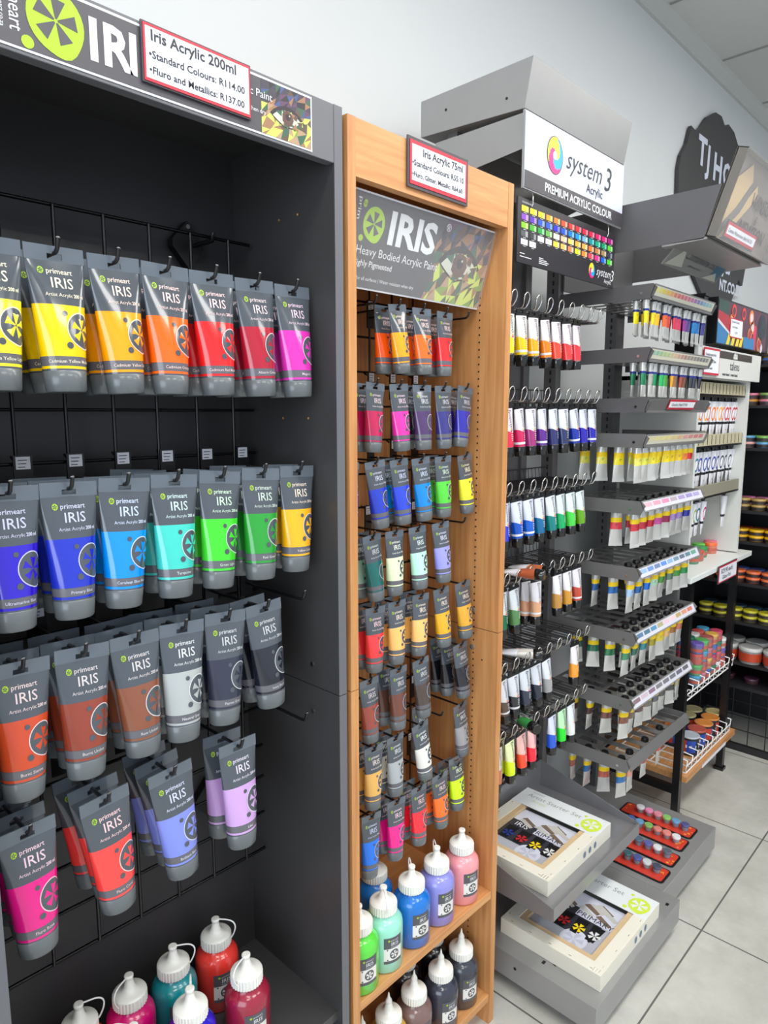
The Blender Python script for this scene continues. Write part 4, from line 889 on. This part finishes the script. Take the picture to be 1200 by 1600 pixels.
for i, (fr, dp) in COLS.items():
    z = WZ[i]-.0215; dist = 0
    for k, e in enumerate(fr.split(',')):
        if not e: continue
        h, nme = e.split(' '); nme = nme.replace('_', ' ')
        x = WX0+.031+k*PITCH_ if k < 8 else WX0+.031+7*PITCH_
        if i == 3: x = WX0+.028+k*.0515
        wtube(WL, x+random.uniform(-.004, .004), .852, z, hx(h), f'silver tube with {nme} band, front line of the {WNAME[i]} slotted shelf', G, random.uniform(-.1, .45)*-1, random.uniform(-.04, .04))
        if 0 < k and i != 8: wtube(WL, x+.004, .889, z, hx(h), f'silver tube with {nme} band, second line of the {WNAME[i]} slotted shelf', G, random.uniform(-.4, .4))
    for k, e in enumerate(dp.split(',')):
        if not e: continue
        h, nme = e.split(' '); nme = nme.replace('_', ' ')
        wtube(WL, WX0+.029, .905+.055*k, z, hx(h), f'silver tube with {nme} band deep at the left end of {WNAME[i]} slotted shelf', G, random.uniform(-.9, -.4) if i in (3, 4, 6) or k == 0 else random.uniform(-.2, .4))

# blister strips of pots on the base
def strip(x, y0, y1, cols, words, label):
    t = thing('paint_pot_strip', label, 'paint pot strip', (x, (y0+y1)/2, .1072), group='red strips of paint pots')
    L = y1-y0; hw = .038
    def rr(hw, hl, r): return [(sx*(hw-r)+r*math.cos(a), sy*(hl-r)+r*math.sin(a)) for sx, sy, a0 in ((1, 1, 0), (-1, 1, PI/2), (-1, -1, PI), (1, -1, 1.5*PI)) for a in (a0, a0+PI/6, a0+PI/3, a0+PI/2)]
    b = MB().prism(rr(hw, L/2, .012), lambda u, v, q: (u, v, q), 0, .003); b.build('tray', BLACK, t)
    b = MB().prism(rr(hw-.005, L/2-.006, .008), lambda u, v, q: (u, v, q), .0032, .0042); 
    rnd = random.Random(int(x*100))
    for k in range(10): u, v = rnd.uniform(-.026, .026), rnd.choice((-1, 1))*rnd.uniform(L*.36, L*.46); disc(b, u, v, rnd.uniform(.002, .005), lambda a_, b_, q: (a_, b_, .0044+k*.00005), 1, 8)
    b.build('card', [mat('strip_red_card', (206, 62, 46), .3, coat=.3), mat('strip_orange_print', (236, 150, 50), .4)], t)
    for k, (c, wd) in enumerate(zip(cols, words)):
        y = -L/2+.034+k*.0306
        p = MB().lathe([(.0095, .004), (.0115, .008), (.0115, .018)], (.004, y, 0), 20).build('pot', mat('pot_plastic', (150, 160, 170), .12, coat=.4, alpha=.75), t)
        q = MB().lathe([(.0085, .005), (.0105, .009), (.0105, .0165)], (.004, y, 0), 16).build('paint_fill', LIDC, p, color=c)
        l = MB().lathe([(.0135, .018), (.0138, .0195), (.0138, .0235), (.0125, .0255)], (.004, y, 0), 24).build('pot_lid', LIDC, p, color=tuple(int(v*.85+30) for v in c)); l['label'] = wd+' lid'
W_ = (226, 226, 230)
strip(2.247, .717, .965, [(62, 66, 130), (90, 150, 196), (130, 190, 90), (226, 130, 150), (236, 130, 180), W_], ['navy', 'light blue', 'green', 'dusty pink', 'pink', 'white'], 'red strip of six pots farthest right on the steel base, white pot first')
strip(2.160, .713, .965, [W_, (232, 130, 120), (222, 120, 110), (120, 176, 80), (90, 150, 196), (60, 90, 160)], ['white', 'salmon', 'rose', 'green', 'light blue', 'blue'], 'red strip of pots second from right, white pot at its near end')
strip(2.062, .704, .955, [(70, 80, 96), W_, (74, 84, 160), (72, 92, 116), (60, 90, 90), W_], ['slate', 'white', 'blue', 'grey blue', 'teal', 'white'], 'red strip of pots third from right with two dark near pots')
strip(1.968, .698, .95, [(50, 58, 78), (200, 206, 212), (60, 76, 150), (44, 84, 96), (60, 60, 70), W_], ['black', 'white', 'blue', 'dark teal', 'grey', 'white'], 'red strip of pots leftmost and nearest, partly below the tray')

# ------------------------------------------------------------ hand lettered wall sign
sg = thing('wall_sign', 'large dark hand lettered board with scalloped outline hanging on back wall', 'sign', (3.7, 1.27, 2.5))
OUT = [(3.319, 2.763), (3.382, 2.756), (3.439, 2.793), (3.504, 2.851), (3.606, 2.901), (3.687, 2.907), (3.734, 2.879), (3.787, 2.899), (3.873, 2.886), (3.972, 2.825), (4.092, 2.741), (4.243, 2.58), (4.294, 2.423), (4.199, 2.301), (4.161, 2.182), (4.12, 2.19), (4.094, 2.205), (4.034, 2.129), (3.996, 2.066), (3.777, 2.027), (3.589, 2.061), (3.465, 2.137), (3.355, 2.209), (3.258, 2.331), (3.215, 2.457), (3.207, 2.555), (3.226, 2.617), (3.283, 2.679)]
cx, cz = 3.72, 2.45; b = MB(); n = len(OUT)
vs = [(x, 1.28, z) for x, z in OUT]+[(x, 1.295, z) for x, z in OUT]+[(cx, 1.28, cz)]
b.add(vs, [(i, (i+1) % n, 2*n) for i in range(n)]+[(i, i+n, (i+1) % n+n, (i+1) % n) for i in range(n)])
rel(b, 'board', mat('chalk_board', (58, 57, 58), .55), sg)
b = MB(); f = front(1.2785)
for ch, x, z, s_ in (('T', 3.41, 2.635, .17), ('J', 3.525, 2.625, .16), ('H', 3.61, 2.61, .17), ('O', 3.745, 2.615, .15), ('P', 3.45, 2.42, .15), ('yes', 3.83, 2.21, .09), ('NT.CO.ZA', 3.8, 2.12, .075)): text(b, ch, s_, f, x, z, 0, bold=.035, shear=.05, align='LEFT')
rel(b, 'lettering', mat('chalk_white', (206, 212, 226), .6), sg)

# ------------------------------------------------------------ white tube cabinet on its black table
wc = thing('tube_cabinet', 'open white cabinet with hanging white tubes standing against back wall', 'cabinet', (2.75, 1.05, .94))
PW = mat('offwhite_laminate', (212, 213, 208), .45)
rel(MB().box(2.44, 2.455, .865, 1.20, .94, 1.63), 'side_panel', PW, wc); rel(MB().box(2.975, 2.992, .865, 1.20, .94, 1.63), 'side_panel', PW, wc)
rel(MB().box(2.455, 2.975, 1.14, 1.155, .94, 1.63), 'back_panel', PW, wc)
rel(MB().box(2.44, 2.992, .87, 1.2, 1.615, 1.63), 'top_panel', PW, wc)
rel(MB().box(2.36, 3.035, .845, .858, 1.618, 1.718), 'header_board', PW, wc, bevel=.001)
b = MB(); f = front(.8444); rect(b, 2.44, 2.92, 1.687, 1.712, f, 0)
for p in ([(2.705, 1.70), (2.715, 1.712), (2.72, 1.704), (2.727, 1.716), (2.735, 1.704), (2.742, 1.712), (2.75, 1.70)], [(2.705, 1.69), (2.75, 1.69), (2.75, 1.699), (2.705, 1.699)]): poly(b, p, off(f, -.0003), 2)
text(b, 'talens', .045, f, 2.675, 1.65, 1, align='LEFT'); text(b, 'water based  /  water based', .0145, f, 2.60, 1.629, 1, bold=.02, align='LEFT')
rel(b, 'header_print', [mat('header_strip_dark', (70, 64, 62), .5), INK, PW], wc)
RL = [(1.585, 'top', 'ffb030 f88020 f8a020 f07828 f0a020 e87828 f06820 ffa030 ffb040 f88828 d03038 d83040 c83038 c02834'), (1.402, 'middle', '404850 586068 10708c 2c40a0 2c48a8 283c90 2c3c98 3c4890 38404c 303840 303840 e0e0e4'), (1.218, 'lowest', 'b07850 c8ccd4 90a850 186878 c82870 . . . . e8e8ec .')]
SLAT = mat('label_rail', (186, 178, 150), .5)
for zr, nm, cs_ in RL:
    cl = cs_.split(); n = len(cl)
    b = MB().box(2.457, 2.973, .875, .885, zr-.02, zr+.02).box(2.457, 2.973, .885, 1.14, zr-.02, zr-.017)
    for k in range(n if nm != 'lowest' else 0): x = 2.462+k*.51/n; b.box(x+.51/n*.9, x+.51/n, .8744, .8751, zr-.017, zr+.017, 1)
    b.box(2.457, 2.973, .8742, .8751, zr-.027, zr-.0201, 1)
    rel(b, 'label_rail', [SLAT if nm != 'lowest' else mat('bare_rail', (140, 136, 120), .5), BLACK], wc)
def white_tube_mesh():
    L = .125; n = 18; r = .0145
    def ring(z, a, b_): return [(a*math.cos(2*PI*i/n), b_*math.sin(2*PI*i/n), z) for i in range(n)]
    def ab(z): q_ = max(0, -z/L); return r+.003*q_, max(.0007, r*(1-q_**1.4))
    zz = [0, -.012, -.04, -.074, -.0745, -.084, -.0845, -.105, -.125]; b = MB(); b.loft([ring(z, *ab(z)) for z in zz], [0, 0, 0, 0, 2, 0, 0, 0], True)
    c = MB().lathe([(.006, 0), (.006, .006)], n=12).lathe([(.009, .006), (.009, .016)], n=14)
    p = MB()
    def wrap(u, v, t): a, bb = ab(v); th = u/a; return ((a+.0004)*math.sin(th), -(bb+.0004)*math.cos(th), v)
    disc_grid(p, [(-.008+.010*math.cos(2*PI*i/16), -.045+.026*math.sin(2*PI*i/16)) for i in range(16)], (-.008, -.045), wrap, 0, 2, inner=.7)
    for k in range(7): p.add([(.001, -.012-.008*k, 0), (.006+.002*(k % 3), -.012-.008*k, 0), (.006+.002*(k % 3), -.016-.008*k, 0), (.001, -.016-.008*k, 0)], [(0, 3, 2, 1)], 0, False, wrap)
    p.add([(.001, -.103, 0), (.005, -.103, 0), (.005, -.109, 0), (.001, -.109, 0)], [(0, 3, 2, 1)], 0, False, wrap)
    return b.mesh('tube_body', [mat('white_tube_enamel', (222, 222, 228), .3, coat=.2), WPRINT, BLACK]), c.mesh('cap', BLACK), p.mesh('printing', BAND)
WT = white_tube_mesh()
for zr, nm, cs_ in RL:
    cl = cs_.split(); n = len(cl)
    for k, h in enumerate(cl):
        if h == '.': continue
        x = 2.475+k*(.485/(n-1))
        t = thing('paint_tube', f'white enamel tube, {NTH[k]} from the left, {nm} row of the white cabinet', 'paint tube', (x, .905+(.004 if k % 2 else 0), zr-.045), (0, random.uniform(-.03, .03), random.uniform(-.1, .3)), 'white tubes in the white cabinet')
        link('tube_body', WT[0], t); link('cap', WT[1], t); link('printing', WT[2], t, color=hx(h))
tb = thing('display_table', 'black metal table with white counter carrying the white cabinet', 'table', (2.8, 1.0, 0))
rel(MB().box(2.40, 3.075, .835, 1.2, .915, .935), 'counter', mat('white_counter', (222, 226, 224), .35), tb, bevel=.002)
for x in (2.475, 2.965):
    for y in (.87, 1.17): rel(MB().box(x, x+.026, y-.013, y+.013, 0, .915).box(x-.006, x+.032, y-.019, y+.019, 0, .012), 'leg', BLACKM, tb)
b = MB().box(2.48, 2.50, .88, 1.16, .09, .12).box(2.97, 2.99, .88, 1.16, .09, .12).box(2.48, 2.99, 1.16, 1.18, .09, .12).box(2.48, 2.99, 1.175, 1.185, .12, .915)
rel(b, 'frame', BLACKM, tb)
rel(MB().box(2.50, 3.05, .84, 1.16, .14, .162), 'lower_shelf', BEECH_X, tb)
b = MB(); b.box(2.66, 2.93, .8385, .8395, .137, .15); rel(b, 'price_strip', PAPER, tb)
def basket(z, label, y0, y1, x0, x1, h):
    t = thing('wire_basket', label, 'wire basket', ((x0+x1)/2, (y0+y1)/2, z)); b = MB(); q_ = .0028
    for k in range(10):
        x = x0+(x1-x0)*k/9; b.tube([(x, y1, z+.002), (x, y0, z+.002), (x, y0-.004, z+h), (x, y0+.03, z+h+.003)], q_, 6)
    for y, zz in ((y0, z), (y0-.002, z+h*.55), ((y0+y1)/2, z), (y1, z)): b.tube([(x0, y, zz), (x1, y, zz)], q_, 6)
    for x in (x0, x1): b.tube([(x, y0, z), (x, y1, z)], q_, 6)
    rel(b, 'basket_wires', WHITE, t)
basket(.452, 'white wire basket shelf under the counter carrying stacked pots', .862, 1.14, 2.50, 3.02, .045)
basket(.163, 'white wire basket on the low wooden shelf around the tins', .855, 1.13, 2.53, 3.02, .05)
def pot_mesh(r, h, lh, lip=.001):
    b = MB().lathe([(r*.92, 0), (r, .003), (r, h)], n=20); l = MB().lathe([(r+lip, h), (r+lip, h+lh*.8), (r, h+lh)], n=20)
    s_ = MB().lathe([(r+.0004, h*.3), (r+.0004, h*.68)], n=20, cap=False)
    return b.mesh('pot_body', tinted('clear_tinted_pot', .15, .3, .4, (.25, .25, .25))), l.mesh('pot_lid', LIDC), s_.mesh('pot_label', mat('pot_label_red', (190, 96, 84), .4))
PM = pot_mesh(.0235, .032, .010)
PC = [('4898c0', 'light blue'), ('58a860', 'green'), ('c85850', 'brick'), ('6858a8', 'purple'), ('d8d8d8', 'white'), ('d05868', 'rose'), ('2c7858', 'dark green'), ('b8405c', 'crimson'), ('4868b0', 'blue'), ('d8a850', 'ochre'), ('c07080', 'mauve'), ('a85858', 'russet')]
i = 0
for lv in range(4):
    for kx in range(6):
        for ky in range(2 if lv < 3 else 2):
            if lv == 3 and kx > 4: continue
            h, wd = PC[(i*5+lv) % 12]; i += 1
            t = thing('paint_pot', f'small {wd} lidded pot, {NTH[lv]} level, {NTH[kx]} stack from left, {"front" if ky == 0 else "rear"} file, wire basket', 'paint pot', (2.68+.053*kx, .895+.052*ky, .4555+.0425*lv), (0, 0, i), 'stacked pots in the wire basket')
            link('pot_body', PM[0], t, color=hx(h)); link('pot_lid', PM[1], t, color=hx(h)); link('pot_label', PM[2], t)
def tin_mesh():
    r, h = .034, .07
    b = MB().lathe([(r, 0), (r, h)], n=24); l = MB().lathe([(r+.0015, h-.001), (r+.0025, h+.003), (r-.002, h+.0055), (r-.008, h+.003)], n=24)
    s_ = MB()
    for k in range(24):
        a0, a1 = 2*PI*k/24, 2*PI*(k+1)/24; m = (k//4) % 3; R_ = r+.0005
        s_.add([(R_*math.cos(a0), R_*math.sin(a0), .012), (R_*math.cos(a1), R_*math.sin(a1), .012), (R_*math.cos(a1), R_*math.sin(a1), .06), (R_*math.cos(a0), R_*math.sin(a0), .06)], [(0, 1, 2, 3)], m, True)
    for k in range(12): a = 2*PI*k/12; s_.box(-.003, .003, -.0004, .0004, .03, .042, 3, fn=lambda x, y, z, a=a: ((r+.001)*math.cos(a)-x*math.sin(a), (r+.001)*math.sin(a)+x*math.cos(a), z))
    return b.mesh('tin_body', mat('tin_dark', (40, 42, 50), .35)), l.mesh('tin_lid', tinted('metallic_lid', .3, .2)), s_.mesh('tin_label', [mat('tin_blue', (40, 74, 170), .35), mat('tin_black', (26, 28, 32), .35), mat('tin_red', (196, 60, 40), .35), WPRINT])
TM = tin_mesh()
for k, (x, y, c, wd) in enumerate([(2.70, .905, (176, 184, 194), 'silver'), (2.775, .905, (176, 84, 70), 'copper red'), (2.85, .905, (206, 132, 66), 'copper orange'), (2.925, .905, (200, 128, 60), 'bronze orange'), (2.99, .91, (196, 184, 130), 'pale gold'), (2.735, .985, (200, 120, 66), 'dull copper'), (2.81, .985, (170, 160, 120), 'brass'), (2.885, .985, (186, 176, 130), 'champagne'), (2.96, .985, (176, 168, 128), 'antique gold')]):
    t = thing('paint_tin', f'paint tin with {wd} lid, {"front" if k < 5 else "rear"} line on the low wooden shelf', 'paint tin', (x, y, .1665), (0, 0, k*.7), 'tins on the low wooden shelf')
    link('tin_body', TM[0], t); link('tin_lid', TM[1], t, color=c); link('tin_label', TM[2], t)
for x, y, c, wd, z in [(2.72, .93, (190, 84, 60), 'terracotta', 0), (2.655, .925, (40, 140, 80), 'dark green', 0), (2.80, .945, (40, 150, 70), 'grass green', 0), (2.86, .975, (100, 200, 60), 'lime', 0), (2.91, .945, (245, 110, 50), 'orange', 0), (2.965, .965, (240, 100, 130), 'pink', 0), (2.79, 1.01, (150, 190, 70), 'olive', 0), (2.71, 1.0, (120, 120, 170), 'slate blue', 0)]:
    t = thing('paint_pot', f'{wd} plastic pot standing on the white counter', 'paint pot', (x, y, .9355), (0, 0, 0), 'pots on the white counter')
    link('pot_body', PM[0], t, color=c); link('pot_lid', PM[1], t, color=c); link('pot_label', PM[2], t)
price_sign('red bordered price card hanging from the white counter edge', plane((2.655, .8255, .872), (1, 0, .0), (0, 0, 1)), .20, .062, [('R29.90 each', .026, .02, .034, .01), ('Glitter Pot', .022, .035, .011, .01)], red=.004, rim=.003)
price_sign('red bordered price card at the left end of the white cabinet header', front(.8385, 2.395, 1.625), .15, .088, [('Gouache extra fine', .013, .012, .062, .01), ('Designers set 20ml', .013, .012, .04, .01), ('R185.00 each', .013, .012, .018, .01)], back=False)
# fruit poster box
ps = thing('poster_box', 'black edged box poster of bright fruit shapes above the white cabinet', 'poster', (2.82, .86, 1.73))
rel(MB().box(2.535, 3.14, .852, .93, 1.735, 1.89), 'box', BLACK, ps)
b = MB(); f = front(.8515, 2.54, 1.738); W_, H_ = .56, .146
cols = [(40, 120, 176), (176, 36, 54), (40, 70, 60), (226, 120, 60), (220, 60, 50), (228, 206, 50), (210, 206, 214), (88, 44, 66), (30, 40, 52), (190, 120, 70), (206, 36, 84)]
ms = [mat('poster_print', c, .35) for c in cols]
rect(b, 0, W_, 0, H_, f, 7); poly(b, [(0, 0), (.15, 0), (.12, .05), (0, .075)], off(f, -.0003), 0); poly(b, [(0, .075), (.13, .045), (.11, .10), (0, .11)], off(f, -.0004), 1); poly(b, [(0, .11), (.1, .1), (.11, H_), (0, H_)], off(f, -.0005), 2)
poly(b, [(0, .07), (.13, .035), (.13, .042), (0, .082)], off(f, -.0007), 6)
for u, v, r_, m in ((.16, .12, .024, 4), (.14, .085, .022, 3), (.15, .05, .026, 2), (.27, .12, .022, 4), (.36, .115, .028, 3), (.38, .08, .024, 3), (.35, .05, .026, 9), (.50, .09, .05, 8), (.47, .025, .028, 9), (.50, .012, .018, 6)):
    disc(b, u, v, r_, off(f, -.0008), m, 20); disc(b, u, v, r_*.6, off(f, -.0011), (m+3) % 11 if m not in (8, 6) else m, 16)
rect(b, .28, .41, 0, .04, off(f, -.0009), 0); rect(b, .39, .43, .0, .09, off(f, -.0006), 10)
for u in (.11, .16, .21, .25): poly(b, [(u-.02, 0), (u+.012, 0), (u+.03, .036), (u+.005, .04)], off(f, -.0013), 5)
rel(b, 'poster_print', ms, ps)
price_sign('red edged price note stuck on the fruit poster', off(front(.8495, 2.665, 1.765), 0), .135, .068, [('Gouache Colours', .0115, .012, .052, 0), ('set of twelve', .0115, .02, .034, 0), ('R 379', .0115, .05, .014, 0)], back=False, red=.004)
b = MB().box(2.455, 2.49, .87, .96, 1.63, 1.885); t = thing('black_post', 'black upright behind the slotted shelves at the fruit poster', 'post', (2.47, .9, 1.63)); rel(b, 'post', BLACKM, t); rel(MB().box(2.45, 2.495, .865, .965, 1.885, 1.893), 'end_cap', BLACK, t)

# ------------------------------------------------------------ black side rack with tubs
rk = thing('shelving_rack', 'tall black shelving rack of coloured tubs at the right photo edge', 'rack', (3.45, .4, 0))
DK = mat('rack_black', (34, 33, 36), .5)
rel(MB().box(3.62, 3.64, -.6, 1.14, 0, 1.76), 'back_panel', DK, rk)
rel(MB().box(3.20, 3.64, 1.14, 1.16, 0, 1.76), 'end_panel', DK, rk)
RSZ = [1.70, 1.53, 1.35, 1.08, .945, .76, .585, .40]
for z in RSZ: rel(MB().box(3.215, 3.62, -.6, 1.14, z-.012, z), 'shelf', DK, rk)
b = MB()
for k in range(24): y = -.5+k*.07; b.tube([(3.205, y, .03), (3.205, y, .30)], .0022, 5)
for k in range(5): b.tube([(3.205, -.6, .03+k*.066), (3.205, 1.14, .03+k*.066)], .0022, 5)
rel(b, 'wire_front', BLACKM, rk)
rel(MB().box(3.195, 3.215, -.6, 1.14, .0, .03), 'kick_rail', DK, rk); rel(MB().box(3.20, 3.62, -.6, 1.14, .285, .30), 'shelf', DK, rk)
def tub_mesh(r, h, lh, name):
    return (MB().lathe([(r*.9, 0), (r, h)], n=22).mesh('tub_body', tinted(name, .4, .1, .55, (.03, .03, .03))), MB().lathe([(r+.0015, h), (r+.002, h+lh*.7), (r, h+lh), (r*.8, h+lh)], n=22).mesh('tub_lid', LIDC),
            MB().lathe([(r*.97+.001, h*.2), (r*1.0+.001, h*.85)], n=22, cap=False).mesh('tub_label', mat('tub_label_'+name, (196, 70, 40) if r > .04 else (60, 50, 50), .4)))
T1 = tub_mesh(.029, .016, .009, 'small_tub_plastic'); T2 = tub_mesh(.047, .058, .014, 'large_tub_plastic')
CR = [[('e8c020', 'yellow'), ('3060b0', 'blue')], [('d87890', 'pink'), ('80a050', 'moss green'), ('c89030', 'mustard')], [('60a0c8', 'pale blue'), ('80b858', 'green'), ('e8a8a0', 'salmon')], [('b89858', 'tan'), ('e080b8', 'orchid pink')], [('f0b818', 'golden yellow'), ('b04820', 'rust')], [('f07848', 'orange'), ('3c4c88', 'navy')], [('c8c030', 'olive yellow'), ('304858', 'slate')], [('d0d0cc', 'white')]]
for si, z in enumerate(RSZ):
    big = si == 7; D = T2 if big else T1; st_ = .1 if big else .0625
    for lay in range(1 if big else 2):
        for k in range(5 if big else 6):
            for d in range(2 if not big else 2):
                h, wd = CR[si][(d+(k+lay if si in (0, 1, 2) else 0)) % len(CR[si])]
                t = thing('paint_tub', f'{wd} lidded tub, {NTH[si]} black shelf, {NTH[k]} from wall, {"front" if d == 0 else "back"} line, {"lower" if lay == 0 else "upper"}', 'paint tub', (3.25+st_*d+.01, 1.06-st_*k, z+.0265*lay+.0003), (0, 0, k), 'tubs on the black rack')
                link('tub_body', D[0], t, color=hx(h)); link('tub_lid', D[1], t, color=hx(h)); link('tub_label', D[2], t)
for k in range(4):
    t = thing('paint_tub', f'dark lidded tub behind the wire front, {NTH[k]} from the wall', 'paint tub', (3.27, .95-.1*k, .302), (0, 0, 0), 'dark tubs behind the wire'); link('tub_body', T1[0], t, color=(90, 40, 50)); link('tub_lid', T1[1], t, color=(70, 40, 60))
